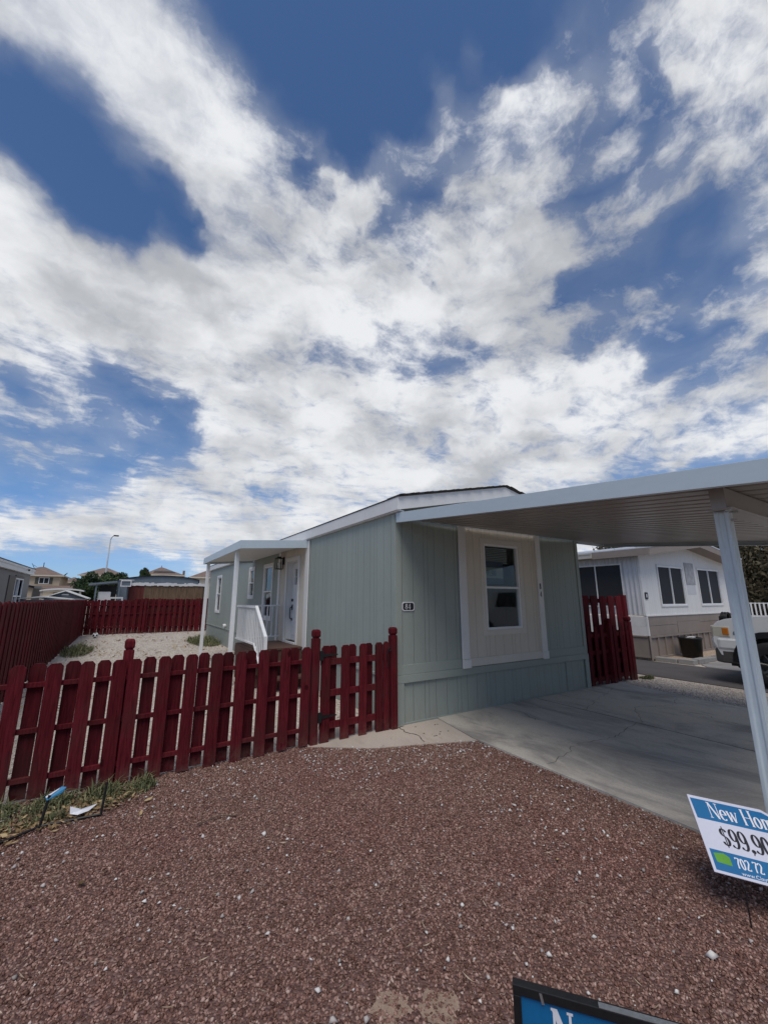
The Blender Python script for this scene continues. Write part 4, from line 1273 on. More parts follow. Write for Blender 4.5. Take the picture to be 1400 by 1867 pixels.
# crowned body: outer skins at TX0/TX1, hood edge rounded by the bevel modifier
b.prism(prof, 'x', TX0, TX1)
body = b.build('body', M['t_white'], tr_, bevel=.055)
body.modifiers[0].segments = 4
body.modifiers[0].limit_method = 'ANGLE'; body.modifiers[0].angle_limit = R(60)
for p_ in body.data.polygons: p_.use_smooth = False
b = MB(); b.prism([(2.20, 1.33), (2.05, 1.36), (1.45, 1.86), (1.3, 1.90), (.15, 1.90), (-.05, 1.84), (-.15, 1.33)], 'x', TX0 + .12, TX1 - .12); cab = b.build('cab', M['t_white'], tr_, bevel=.06)
b = MB(); b.prism([(1.92, 1.40), (1.42, 1.82), (1.0, 1.84), (1.0, 1.40)], 'x', TX0 + .108, TX0 + .116); b.prism([(.94, 1.40), (.94, 1.84), (.2, 1.84), (.02, 1.40)], 'x', TX0 + .108, TX0 + .116); b.build('side_window', M['glass_dark'], tr_)
b = MB(); b.add([(TX0 + .25, 2.12, 1.375), (TX1 - .25, 2.12, 1.375), (TX1 - .3, 1.53, 1.85), (TX0 + .3, 1.53, 1.85)], [(0, 1, 2, 3)]); b.build('windscreen', M['glass_dark'], tr_)
# front end pieces
b = MB()
cp_ = [(TX0 - .022, TYF - .52), (TX0 - .02, TYF - .10), (TX0 + .10, TYF + .04), (TX0 + .30, TYF + .09), (TX1 - .30, TYF + .09), (TX1 - .10, TYF + .04), (TX1 + .02, TYF - .1), (TX1 + .022, TYF - .52), (TX1 - .1, TYF - .52), (TX0 + .1, TYF - .52)]
b.prism(cp_, 'z', .66, .88); b.build('bumper', M['t_white'], tr_, bevel=.04)
b = MB(); b.prism([(p[0] + (.02 if p[0] < 11 else -.02), p[1] - .02) for p in cp_], 'z', .40, .655); b.build('bumper_valance', M['t_bump'], tr_, bevel=.03)
b = MB()
b.prism([(TX0 - .012, TYF - .32), (TX0 + .0, TYF - .03), (TX0 + .10, TYF + .03), (TX0 + .34, TYF + .04), (TX0 + .34, TYF - .15), (TX0 + .1, TYF - .2)], 'z', .90, 1.11); hl = b.build('headlight', M['lens'], tr_, bevel=.015)
b = MB(); b.prism([(TX0 - .020, TYF - .30), (TX0 - .012, TYF - .19), (TX0 + .06, TYF - .18), (TX0 + .06, TYF - .30)], 'z', .94, 1.08); b.build('amber_lamp', M['amber'], hl, bevel=.01)
b = MB()
b.prism([(TX1 + .008, TYF - .20), (TX1 - .04, TYF - .04), (TX1 - .34, TYF + .012), (TX1 - .34, TYF - .15), (TX1 - .1, TYF - .2)], 'z', .885, 1.135); b.build('headlight', M['lens'], tr_, bevel=.015)
b = MB(); b.box(TX0 + .36, TX1 - .36, TYF - .05, TYF + .01, .88, 1.13); b.build('grille', M['t_bump'], tr_, bevel=.02)
b = MB()
pp = [(TYF - .36, .95), (TYF - .36, .99), (TYF - .40, 1.05), (TYF - .49, 1.07), (TYF - .50, 1.0), (TYF - .44, .94)]
b.prism([(y, z) for y, z in pp], 'x', TX0 - .003, TX0 + .001); b.build('paint_patch', M['t_grey'], tr_)
for wc in (FWC, RWC):
    for sx, x in ((-1, TX0), (1, TX1)):
        b = MB()
        o_ = arch(wc, .60, 16, .44); i_ = arch(wc, .49, 16, .44)
        vs = [(x + sx * .025, p[0], p[1]) for p in o_] + [(x + sx * .035, p[0], p[1]) for p in i_] + [(x - sx * .01, p[0], p[1]) for p in o_] + [(x - sx * .30, p[0], p[1]) for p in i_]
        k = len(o_)
        fs = []
        for i in range(k - 1):
            fs += [(i, i + 1, k + i + 1, k + i), (i, 2 * k + i, 2 * k + i + 1, i + 1), (k + i, k + i + 1, 3 * k + i + 1, 3 * k + i)]
        b.add(vs, fs); b.build('wheel_arch', M['black_plastic'], tr_)
        b = MB(); xc = x + sx * -.06
        b.lathe([(.22, -.13), (.32, -.14), (.385, -.125), (.42, -.09), (.425, 0), (.42, .09), (.385, .125), (.32, .14), (.22, .13)], (xc, wc, .43), (sx, 0, 0), n=36)
        wh = b.build('wheel', M['tyre'], tr_, smooth=True)
        b = MB(); b.lathe([(.0, .03), (.05, .06), (.06, .045), (.19, .03), (.225, .10), (.235, .12), (.235, -.1)], (xc, wc, .43), (sx, 0, 0), n=30)
        for q_ in range(7):
            a = q_ * 2 * math.pi / 7
            b.cyl((xc + sx * .07, wc + .05 * math.cos(a), .43 + .05 * math.sin(a)), (xc + sx * .10, wc + .22 * math.cos(a + .15), .43 + .22 * math.sin(a + .15)), .018, .022, 6)
        b.build('rim', M['rim'], wh)
b = MB(); b.box(TX0 + .3, TX1 - .3, TYF - 5.3, TYF - .5, .40, .54); b.box(TX0 + .33, TX1 - .33, TYF - 1.5, TYF - .3, .45, 1.0); b.build('chassis', M['black'], tr_)
b = MB(); b.box(TX0 + .02, TX0 + .1, TYF - .45, TYF - .25, .36, .42); b.cyl((TX0 + .05, TYF - .35, .36), (TX0 + .05, TYF - .42, .30), .02, .015, 8); b.build('tow_bracket', M['black'], tr_)

# ================================================================== trees and plants
def leaf_cloud(name, cen, rad, n, size, material, parent=None, seed=0, clumps=24, flat=1.0, lo=-1., loc=(0, 0, 0)):
    """many small leaf faces gathered into clumps spread through the crown"""
    rng = np.random.default_rng(seed)
    cc = rng.normal(size=(clumps, 3)); cc /= np.linalg.norm(cc, axis=1)[:, None]
    cc *= (rng.uniform(.25, 1.0, clumps) ** .6)[:, None]
    cc[:, 2] = np.maximum(cc[:, 2], lo)
    cr = rng.uniform(.22, .42, clumps)
    ct = rng.uniform(.15, .85, clumps)
    idx = rng.integers(0, clumps, n)
    d = rng.normal(size=(n, 3)); d /= np.linalg.norm(d, axis=1)[:, None]
    p = cc[idx] + d * (cr[idx] * rng.uniform(.2, 1.0, n) ** .5)[:, None]
    p = p * np.array(rad) + np.array(cen)
    u = rng.normal(size=(n, 3)); u /= np.linalg.norm(u, axis=1)[:, None]
    w = np.cross(u, rng.normal(size=(n, 3))); w /= np.linalg.norm(w, axis=1)[:, None] + 1e-9
    s = (size * rng.uniform(.5, 1.3, n))[:, None]
    V = np.stack([p - u * s, p + w * s * .38, p + u * s, p - w * s * .38], axis=1).reshape(-1, 3)
    F_ = np.arange(4 * n).reshape(n, 4)
    tone = np.clip(ct[idx] + rng.normal(0, .16, n), 0, 1)
    return np_mesh(name, V, F_, material, tone, parent, loc)

def tree(label, x, y, h, rad, zc_, n, size, lm, seed, clumps=26, group=None, trunk=.12, lo=-1.):
    t = thing('tree', (x, y, 0), label, 'tree', group)
    rnd = random.Random(seed)
    b = MB(); z1 = zc_ - rad[2] * .3
    b.cyl((x, y, 0), (x + .1, y, z1), trunk, trunk * .65, 9)
    for k in range(6):
        a = rnd.uniform(0, 6.28)
        b.cyl((x + .1, y, z1 - .1), (x + rad[0] * .6 * math.cos(a), y + rad[1] * .6 * math.sin(a), zc_ + rad[2] * rnd.uniform(0, .6)), trunk * .5, .02, 6)
    b.build('trunk', M['bark'], t)
    leaf_cloud('crown', (0, 0, zc_), rad, n, size, lm, t, seed, clumps, lo=lo)
    return t

tree('dark green bushy tree behind the small shed, left of the metal building', -1.85, 36.5, 3.5, (1.25, 1.2, 1.1), 2.35, 9000, .10, M['leaf_green'], 3, 26)
tree('low dark green bush spreading above the patio roof on the left', -.75, 38, 3.5, (1.15, 1.0, .75), 2.95, 6000, .10, M['leaf_green'], 13, 22)
tree('small distant tree poking above the roofs beside the solar-panel house', 2.6, 77, 7.2, (.75, .75, 1.3), 5.9, 2200, .18, M['leaf_green'], 5, 12, trunk=.15)
tree('large olive brown tree at the far right behind the carport post', 34.0, 11.5, 8, (5.6, 4.5, 3.6), 3.6, 42000, .16, M['leaf_olive'], 8, 70, trunk=.35)
tree('olive tree showing over the far roof edge of the white home', 27.5, 12.2, 6, (3.0, 2.6, 2.2), 4.3, 12000, .15, M['leaf_olive'], 18, 36, trunk=.22)
tree('leafy tree top seen between the sage home and the carport roof', 17.6, 20.8, 6.2, (2.6, 2.0, 1.7), 4.75, 11000, .11, M['leaf_olive'], 11, 30, trunk=.2)

def tuft(name, label, cx, cy, rx, ry, n, h, seed, cat='weeds', kind=None, group=None, z=0., lean=.6, zone=None, tmin=0.):
    rng = np.random.default_rng(seed)
    a = rng.uniform(0, 2 * np.pi, n); r = np.sqrt(rng.uniform(0, 1, n))
    px, py = cx + rx * r * np.cos(a), cy + ry * r * np.sin(a)
    if zone is not None:
        k = zone(px, py); px, py = px[k], py[k]; n = len(px)
    cl = rng.integers(0, 14, n) if n else 0
    lump = .35 + .9 * np.abs(np.sin(px * 9.1 + 1.3) * np.cos(py * 6.7 + .6))
    hh = h * rng.uniform(.25, 1.15, n) * (1 - .55 * r[:n]) * lump
    th = rng.uniform(0, 2 * np.pi, n); ln = rng.uniform(.1, 1, n) * lean
    dx, dy = np.cos(th), np.sin(th); w = rng.uniform(.003, .006, n) * (1 + h)
    B0 = np.stack([px - dy * w, py + dx * w, np.full(n, z)], 1); B1 = np.stack([px + dy * w, py - dx * w, np.full(n, z)], 1)
    mx, my = px + dx * hh * ln * .4, py + dy * hh * ln * .4
    M0 = np.stack([mx - dy * w * .8, my + dx * w * .8, z + hh * .6], 1); M1 = np.stack([mx + dy * w * .8, my - dx * w * .8, z + hh * .6], 1)
    T = np.stack([px + dx * hh * ln, py + dy * hh * ln, z + hh * (1 - .4 * ln)], 1)
    V = np.stack([B0, B1, M0, M1, T], 1).reshape(-1, 3)
    i = np.arange(n)[:, None] * 5
    F_ = np.concatenate([i + np.array([[0, 1, 3]]), i + np.array([[0, 3, 2]]), i + np.array([[2, 3, 4]])], 1).reshape(-1, 3)
    tone = np.repeat(np.clip(rng.normal(.45, .25, n), tmin, 1), 3)
    o = np_mesh(name, V, F_, M['grass'], tone, loc=(cx, cy, z))
    return tag(o, label, cat, group, kind)
tuft('weed_patch', 'green weed patch on the yard gravel against the left fence', -1.05, 16.6, .42, 1.6, 1500, .40, 1, lean=1.4)
tuft('weed_patch', 'green weed patch beside the porch post and the sage wall', 2.82, 17.6, .55, 1.8, 2600, .44, 2, lean=1.3)
tuft('grass_strip', 'straggly grass and weeds along the foot of the picket fence', -.62, 4.55, 1.05, .34, 5200, .17, 3, lean=1.3, cat='grass', kind='stuff', zone=lambda x, y: (y < 4.68) & (x > -1.4))
tuft('weed_patch', 'small dry weed tuft at the foot of the tall right fence', 9.55, 4.72, .16, .14, 700, .14, 6)

# dry leaf litter and straw
def litter(name, label, cat, pts, size, material, seed, thick=.4, curl=.3, z=.012, kind='stuff', long=1.):
    rng = np.random.default_rng(seed); n = len(pts)
    u = rng.normal(size=(n, 3)); u[:, 2] *= curl; u /= np.linalg.norm(u, axis=1)[:, None]
    nz = np.tile([0, 0, 1.], (n, 1)) + rng.normal(0, .35, (n, 3)); w = np.cross(nz, u); w /= np.linalg.norm(w, axis=1)[:, None]
    s = (size * rng.uniform(.5, 1.4, n))[:, None]
    c = np.concatenate([pts, (z + size * rng.uniform(.1, .5, n))[:, None]], 1)
    up = np.array([0, 0, 1.]) * s * .22
    V = np.stack([c - u * s * long, c + w * s * thick - up * .3, c + u * s * long + up, c - w * s * thick + up * .2], 1).reshape(-1, 3)
    i = np.arange(n)[:, None] * 4
    F_ = np.concatenate([i + np.array([[0, 1, 2]]), i + np.array([[0, 2, 3]])], 1).reshape(-1, 3)
    o = np_mesh(name, V, F_, material, np.repeat(rng.uniform(0, 1, n), 2), loc=(float(pts[:, 0].mean()), float(pts[:, 1].mean()), 0))
    return tag(o, label, cat, kind=kind)
rng = np.random.default_rng(5)
t_ = rng.uniform(0, 1, 900)
P = np.stack([-1.5 + 1.75 * t_ + rng.normal(0, .05, 900), 4.02 + .42 * t_ ** 1.5 + rng.normal(0, .10, 900)], 1); P = P[P[:, 1] < 4.66]
litter('leaf_litter', 'curled dry brown leaves lying along the front edge of the grass strip', 'leaves', P, .024, M['dryleaf'], 6, z=.02)
P = np.stack([rng.uniform(-1.2, 3.5, 520), rng.uniform(.4, 4.5, 520)], 1); P = P[P[:, 0] < 3.45]
litter('straw_bits', 'thin pale dry straw bits scattered on the red gravel', 'straw', P, .022, M['straw'], 8, thick=.07, z=.02)
for i, (x, y, s, lb) in enumerate([(.36, 4.22, .034, 'curled yellow leaf on the gravel close to the fence grass'), (.30, 4.0, .028, 'smaller yellow leaf just below the curled one near the fence'),
                                   (1.33, 2.78, .022, 'upright tan leaf in the middle of the gravel'), (2.53, 1.93, .020, 'tan leaf on the gravel towards the driveway'), (-.02, 3.28, .03, 'dark brown curled leaf on the gravel at the left')]):
    b = MB(); a = i * 1.3
    c, s_ = math.cos(a), math.sin(a)
    L = [(-1, 0, .1), (-.3, .42, .35), (.5, .35, .55), (1.1, 0, .9), (.5, -.35, .25), (-.3, -.4, .15)]
    vs = [(x + (p[0] * c - p[1] * s_) * s, y + (p[0] * s_ + p[1] * c) * s, .02 + p[2] * s * .8) for p in L] + [(x, y, .018)]
    b.tone = .9 if i < 4 else .0
    b.add(vs, [(k, (k + 1) % 6, 6) for k in range(6)])
    tag(b.build('fallen_leaf', M['dryleaf']), lb, 'leaf')

# ================================================================== gravel stones
def stones(name, label, pts, smin, smax, material, seed, tones, flat=.62, z=0., kind='stuff', cat='gravel', loc=(0, 0, 0)):
    rng = np.random.default_rng(seed); n = len(pts)
    base = np.array([[1, 0, 0], [-1, 0, 0], [0, 1, 0], [0, -1, 0], [0, 0, 1], [0, 0, -1]], float)
    faces = np.array([[0, 2, 4], [2, 1, 4], [1, 3, 4], [3, 0, 4], [2, 0, 5], [1, 2, 5], [3, 1, 5], [0, 3, 5]])
    V = base[None] * rng.uniform(.6, 1.25, (n, 6, 1)) + rng.normal(0, .17, (n, 6, 3))
    V[:, :, 1] *= rng.uniform(.55, 1, (n, 1)); V[:, :, 2] *= flat
    # random rotation about z and a tilt about x
    a = rng.uniform(0, 2 * np.pi, n)[:, None]; t = rng.normal(0, .5, n)[:, None]
    y, zz = V[:, :, 1] * np.cos(t) - V[:, :, 2] * np.sin(t), V[:, :, 1] * np.sin(t) + V[:, :, 2] * np.cos(t)
    x = V[:, :, 0]
    X_, Y_ = x * np.cos(a) - y * np.sin(a), x * np.sin(a) + y * np.cos(a)
    s = (smin + (smax - smin) * rng.uniform(0, 1, n) ** 1.6)[:, None] * .5
    V = np.stack([X_ * s + pts[:, :1], Y_ * s + pts[:, 1:2], zz * s + z + s * flat * rng.uniform(-.2, .7, (n, 1))], 2).reshape(-1, 3)
    F_ = (faces[None] + (np.arange(n) * 6)[:, None, None]).reshape(-1, 3)
    o = np_mesh(name, V, F_, material, np.repeat(tones, 8), loc=loc)
    return tag(o, label, cat, kind=kind)

def in_bed(p):
    x, y = p[:, 0], p[:, 1]
    right_ = np.interp(y, [-4, 1.6, 3.86, 4.03, 4.19, 4.29, 4.46, 4.66, 4.78], [3.64, 3.67, 3.71, 3.32, 2.92, 2.58, 2.38, 2.12, 2.0])
    return (x < right_ + .01) & (y < np.where(x < 1.98, 4.785, 4.70))
rng = np.random.default_rng(21)
def scat(n, x0, x1, y0, y1): return np.stack([rng.uniform(x0, x1, n), rng.uniform(y0, y1, n)], 1)
P = np.concatenate([scat(92000, -1.0, 3.8, .4, 3.2), scat(62000, -1.9, 3.8, 3.2, 4.79), scat(9000, -4, -1, .2, 3.2), scat(9000, -1, 3.7, -.8, .4)])
P = P[in_bed(P)]
# bare sandy spots near the bottom of the view
for (x, y, r) in ((1.115, 1.715, .075), (1.28, 1.60, .085), (2.42, 4.42, .06)):
    d = np.hypot(P[:, 0] - x, P[:, 1] - y)
    P = P[(d > r * rng.uniform(.4, 1.3, len(P))) | (rng.uniform(0, 1, len(P)) < .84)]
stones('red_gravel', 'reddish brown crushed lava stones covering the front yard', P, .011, .027, M['rock'], 22, np.clip(rng.beta(1.7, 2.1, len(P)), 0, 1), z=.006)
for i, (x, y, r) in enumerate(((1.115, 1.715, .09), (1.28, 1.60, .10), (2.42, 4.42, .08))):
    pts = []
    for k in range(18):
        a = 2 * math.pi * k / 18; rr = r * random.uniform(.65, 1.1); pts.append((x + rr * math.cos(a), y + rr * math.sin(a)))
    b = MB(); b.add([(p[0], p[1], .0085) for p in pts], [tuple(range(18))])
    struct(b.build('bare_soil', M['tan_soil'] if 'tan_soil' in M else M.setdefault('tan_soil', mat('tan_soil', (.27, .195, .145), .9, .3, 20, 120, .5, 150))), 'bare tan soil showing through the red gravel', 'soil')
P = scat(950, -1.2, 3.7, .4, 4.6); P = np.concatenate([P, scat(420, 1.8, 3.7, 3.6, 4.5), scat(200, -.6, 2.0, 3.9, 4.7), scat(160, 2.6, 3.6, 1.8, 3.9)]); P = P[in_bed(P)]
stones('white_pebbles', 'pale stone chips scattered over the red gravel', P, .010, .036, M['pebble'], 23, rng.uniform(.0, 1, len(P)), z=.013)
for i, (x, y, s, lb) in enumerate([(2.51, 1.11, .055, 'largest pale stone on the gravel near the lower right'), (1.45, 1.34, .038, 'grey pale stone at the bottom of the gravel'),
                                   (.89, 1.93, .032, 'white stone on the gravel left of centre'), (-.42, 2.85, .034, 'white stone near the left edge of the gravel'),
                                   (1.36, 4.45, .045, 'pale stone at the foot of the picket fence')]):
    o = stones('pale_stone', lb, np.array([[x, y]]), s, s, M['pebble'], 40 + i, np.array([.8 if i != 1 else .2]), z=.022, kind=None, cat='stone', loc=(x, y, .01))
# pale gravel: right strip and back yard
P = np.concatenate([scat(17000, 8.15, 9.85, -1, 4.8), scat(3000, 7.7, 9.9, 4.8, 6)]); P = P[(P[:, 0] > np.interp(P[:, 1], [-1, 3.2, 4.4, 4.74, 4.8, 6], [8.2, 8.2, 8.45, 8.6, 7.6, 7.6]))]
stones('pale_gravel', 'pale crushed gravel strip between driveway and asphalt', P, .012, .032, M['pebble'], 24, np.clip(rng.normal(.35, .25, len(P)), 0, 1), z=.0)
P = scat(26000, -1.4, 3.2, 4.8, 23.4)
stones('yard_gravel', 'pale limestone gravel of the fenced back yard', P, .015, .045, M['pebble'], 25, np.clip(rng.normal(.5, .25, len(P)), 0, 1), z=.0)
P = scat(1100, -1.3, 3.1, 8, 23); P = P[(np.sin(P[:, 0] * 2.1 + P[:, 1] * .9) + np.sin(P[:, 1] * 1.7)) > -.2]; 
litter('yard_debris', 'dark dry leaf debris strewn over the pale yard gravel', 'leaves', np.stack([P[:, 0], P[:, 1] + .0], 1), .05, M['dryleaf'], 31, z=.02)
# soccer ball
b = MB(); bm_c = (-.84, 21.8, .125)
bm = bmesh.new(); bmesh.ops.create_icosphere(bm, subdivisions=3, radius=.115, matrix=Matrix.Translation(bm_c))
me = bpy.data.meshes.new('ball'); 
ico = [Vector(p).normalized() for p in ((0, 1, 1.618), (0, -1, 1.618), (0, 1, -1.618), (0, -1, -1.618), (1, 1.618, 0), (-1, 1.618, 0), (1, -1.618, 0), (-1, -1.618, 0), (1.618, 0, 1), (1.618, 0, -1), (-1.618, 0, 1), (-1.618, 0, -1))]
for f in bm.faces:
    d = (f.calc_center_median() - Vector(bm_c)).normalized()
    f.material_index = 1 if max(d.dot(q) for q in ico) > .93 else 0; f.smooth = True
bm.to_mesh(me); bm.free()
me.transform(Matrix.Translation(-Vector((bm_c[0], bm_c[1], .01))))
me.materials.append(M['vinyl']); me.materials.append(M['black'])
o = bpy.data.objects.new('ball', me); COL.objects.link(o); o.location = (bm_c[0], bm_c[1], .01)
tag(o, 'black and white ball lying in the far corner of the yard', 'ball')

# ================================================================== sale signs
def sign_plane(TL, U, V):
    TL, U, V = Vector(TL), Vector(U).normalized(), Vector(V).normalized()
    N = V.cross(U).normalized()              # faces the viewer (V runs down the face)
    def pl(x, y, o): return tuple(TL + U * x + V * y + N * o)
    return pl
def plate(mb, pl, poly, o0, o1):
    n = len(poly)
    vs = [pl(x, y, o0) for x, y in poly] + [pl(x, y, o1) for x, y in poly]
    mb.add(vs, [tuple(range(n)), tuple(range(2 * n - 1, n - 1, -1))] + [(i, i + n, (i + 1) % n + n, (i + 1) % n) for i in range(n)])
pl1 = sign_plane((3.135, 1.396, .448), (.364, -.422, -.063), (-.2815, -.208, -.2337))
s1 = thing('yard_sign', (3.2, 1.1, 0), 'white and blue sale sign priced $99,900 leaning back on wire legs by the driveway', 'sign')
SWd, SHt = .561, .421
b = MB(); plate(b, pl1, [(0, 0), (.375, -.004), (SWd, .105), (SWd, SHt), (0, SHt)], -.005, 0); b.build('board', M['sign_white'], s1)
b = MB(); plate(b, pl1, [(.010, .018), (.372, .014), (.545, .115), (.545, .130), (.014, .137)], .0004, .0008); plate(b, pl1, [(.016, .302), (.545, .303), (.545, .407), (.014, .407)], .0004, .0008); b.build('blue_band', M['sign_blue'], s1)
b = MB(); plate(b, pl1, [(.028, .322), (.078, .313), (.101, .328), (.100, .370), (.032, .366)], .0010, .0014); b.build('green_patch', M['sign_green'], s1)
b = MB(); lettering(b, 'New Home', .088, .118, .092, .92, lambda x, y, o: pl1(x, .236 - y, o), thick=.105, thin=.042, out=.0012); b.build('lettering', M['ink_white'], s1)
b = MB(); lettering(b, '702 72', .122, .372, .052, .95, lambda x, y, o: pl1(x, .744 - y, o), thick=.12, thin=.065, out=.0012); b.build('phone_number', M['ink_white'], s1)
b = MB(); lettering(b, '$99,900', .100, .266, .100, .93, lambda x, y, o: pl1(x, .532 - y, o), thick=.12, thin=.05, out=.0006); b.build('price', M['ink_black'], s1)
o_, u_, v_ = Vector(pl1(.130, .403, .0012)), Vector(pl1(1, 0, 0)) - Vector(pl1(0, 0, 0)), Vector(pl1(0, 1, 0)) - Vector(pl1(0, 0, 0))
L1 = o_ - Vector(s1.location)
n_ = Vector(pl1(0, 0, 1)) - Vector(pl1(0, 0, 0))
mx = Matrix(((u_[0], -v_[0], n_[0], L1[0]), (u_[1], -v_[1], n_[1], L1[1]), (u_[2], -v_[2], n_[2], L1[2]), (0, 0, 0, 1)))
sans('web_address', 'www.Clayto', .026, mx, s1, M['ink_white'])
b = MB()
for u in (.12, .44):
    p0, p1, p2 = Vector(pl1(u, .02, -.010)), Vector(pl1(u, .415, -.010)), Vector(pl1(u, .46, -.010))
    b.tube([p0, p1, p2, (p2.x - .02, p2.y - .01, -.03)], .0035, 6)
b.tube([pl1(.12, .30, -.012), pl1(.44, .30, -.012)], .0035, 6)
b.build('wire_leg', M['black'], s1)

# steel framed sign at the bottom edge
pl2 = sign_plane((1.201, 1.125, .44), (.635, -.773, 0), (0, 0, -1))
s2 = thing('yard_sign', (1.4, .9, 0), 'black framed blue sale sign with the large letter N, closest to the camera', 'sign')
b = MB(); plate(b, pl2, [(.024, .027), (.616, .027), (.616, .455), (.024, .455)], -.004, 0); b.build('board', M['sign_blue'], s2)
b = MB()
for poly in ([(0, 0), (.64, 0), (.64, .0265), (0, .0265)], [(0, .456), (.64, .456), (.64, .482), (0, .482)], [(0, .027), (.0235, .027), (.0235, .4555), (0, .4555)], [(.6165, .027), (.64, .027), (.64, .4555), (.6165, .4555)]):
    plate(b, pl2, poly, -.020, .008)
b.build('frame', M['black'], s2, bevel=.002)
b = MB(); plate(b, pl2, [(.25, -.0015), (.64, -.0015), (.64, -.0003), (.25, -.0003)], -.012, .0075); plate(b, pl2, [(.080, .004), (.088, .004), (.094, .030), (.086, .032)], .0085, .0095); b.build('scuff', M['galv'], s2)
b = MB(); lettering(b, 'New Home', .112, .145, .105, .95, lambda x, y, o: pl2(x, .290 - y, o), thick=.16, thin=.07, out=.0006); b.build('lettering', M['ink_white'], s2)
b = MB()
for u in (.01, .63): plate(b, pl2, [(u - .008, .4825), (u + .008, .4825), (u + .008, .50), (u - .008, .50)], -.014, .002)
b.build('stake', M['black'], s2)

# empty black sign frame in the grass with a torn blue corner of sheet
s3 = thing('sign_frame', (-.1, 4.3, 0), 'bent black wire sign frame with a small blue placard, in the grass by the fence', 'sign frame')
b = MB(); b.box(-.62, .0, 0, 0, 0, 0) if False else None
b.tube([(-.62, 4.02, .022), (-.32, 4.17, .03), (.04, 4.16, .022)], .009, 6); b.tube([(-.33, 4.17, .02), (-.30, 4.185, .22)], .010, 6); b.tube([(.04, 4.16, .02), (.055, 4.17, .235)], .009, 6)
b.build('rod', M['black'], s3)
M['placard'] = mat('placard_blue', (.03, .19, .36), .4, .1, 10, 60, 0)
b = MB(); pp = [(-.325, 4.185, .215), (-.235, 4.225, .250), (-.205, 4.21, .245), (-.225, 4.195, .220), (-.31, 4.17, .195)]
vs = pp + [(p[0], p[1], p[2] - .006) for p in pp]
b.add(vs, [(0, 1, 2, 3, 4), (9, 8, 7, 6, 5)] + [(i, i + 5, (i + 1) % 5 + 5, (i + 1) % 5) for i in range(5)]); pc_ = b.build('placard', M['placard'], s3)
b = MB(); b.add([(-.322, 4.183, .2165), (-.245, 4.218, .2470), (-.250, 4.212, .240), (-.316, 4.176, .208)], [(0, 1, 2, 3)]); b.build('placard_mark', M['ink_white'], pc_)
b = MB(); P_ = [(-.16, 4.215, .05), (-.11, 4.195, .04), (-.04, 4.215, .045), (.01, 4.235, .075), (-.05, 4.225, .07), (-.10, 4.22, .065), (-.165, 4.235, .095)]
b.add(P_ + [(-.08, 4.22, .06)], [(k, (k + 1) % 7, 7) for k in range(7)]); tag(b.build('paper_scrap', M['ink_white']), 'torn white paper scrap on the dry leaves below the fence grass', 'paper')
# twig on the gravel
b = MB(); b.tube([(4.55 - 3.9, 3.6, .02), (.8, 3.63, .03), (.93, 3.58, .022)], .004, 5); tag(b.build('twig', M['bark']), 'small dark twig lying on the red gravel', 'twig')

# price card hanging behind the front window
b = MB(); b.box(5.02, 5.48, 4.835, 4.839, 1.90, 2.27); pcard = b.build('window_sign', mat('card_green_grey', (.17, .20, .18), .6, .05, 3, 30, 0))
tag(pcard, 'card reading 199,900 hanging inside the tall front window', 'sign')
b = MB(); b.box(5.02, 5.48, 4.831, 4.834, 2.17, 2.27); b.box(5.02, 5.48, 4.831, 4.834, 1.90, 1.99); b.build('blue_band', mat('card_navy', (.012, .03, .06), .6, .05, 3, 30, 0), pcard)
b = MB(); lettering(b, '199,900', 5.055, 2.035, .085, 1.05, lambda x, y, o: (x, 4.8345 - o, y), thick=.15, thin=.07); b.build('price', M['ink_black'], pcard)

# ================================================================== left background
M['grey_wall'] = mat('grey_stucco', (.205, .198, .192), .8, .06, 2, 40, .2, 60)
M['tan_wall'] = mat('tan_stucco', (.46, .37, .26), .85, .06, 1, 20, .2, 30)
M['cream_wall'] = mat('cream_stucco', (.52, .47, .38), .85, .06, 1, 20, .2, 30)
M['tile'] = mat('tile_roof', (.18, .125, .10), .85, .2, 2, 30, .5, 12)
M['shutter'] = mat('shutter_olive', (.085, .082, .062), .7, .1, 3, 30, 0)
M['blue_metal'] = mat('blue_grey_metal', (.125, .155, .185), .5, .1, 1, 20, .2, 12, stretch=(4, 4, .3))
M['reed'] = mat('reed_screen', (.125, .082, .050), .9, .4, 5, 60, .8, 40, stretch=(3, 3, .4))
M['reed_red'] = mat('reed_screen_red', (.10, .024, .020), .9, .35, 5, 60, .8, 40, stretch=(3, 3, .4))
M['slate'] = mat('slate_siding', (.14, .165, .185), .7, .1, 2, 30, .2, 40)

lh = thing('mobile_home', (-6.5, 20, 0), 'grey home with banded white roof edge behind the left fence', 'mobile home')
b = MB(); wall_h = 2.88
b.box(-8.7, -4.32, 28.25, 28.35, 0, wall_h); b.box(-8.7, -4.32, 11, 11.1, 0, wall_h)
holes = [(24.9, 26.45, .95, 2.56)]
b2 = MB()
for (y0, y1, z0, z1) in ((11.1, 24.9, 0, wall_h), (26.45, 28.25, 0, wall_h), (24.9, 26.45, 0, .95), (24.9, 26.45, 2.56, wall_h)): b.box(-4.42, -4.30, y0, y1, z0, z1)
b.box(-8.7, -8.6, 11.1, 28.25, 0, wall_h)
b.build('wall', M['grey_wall'], lh)
b = MB(); b.box(-8.9, -4.18, 10.8, 28.5, wall_h, wall_h + .10); b.box(-8.9, -4.20, 10.8, 28.48, wall_h + .101, wall_h + .20); b.box(-8.9, -4.17, 10.8, 28.52, wall_h + .201, wall_h + .30); b.build('roof_band', M['white'], lh)
b = MB(); b.prism([(-8.95, wall_h + .301), (-4.15, wall_h + .301), (-4.15, wall_h + .33), (-6.5, wall_h + .62), (-8.95, wall_h + .33)], 'y', 10.75, 28.55); b.build('roof', M['shingle'], lh)
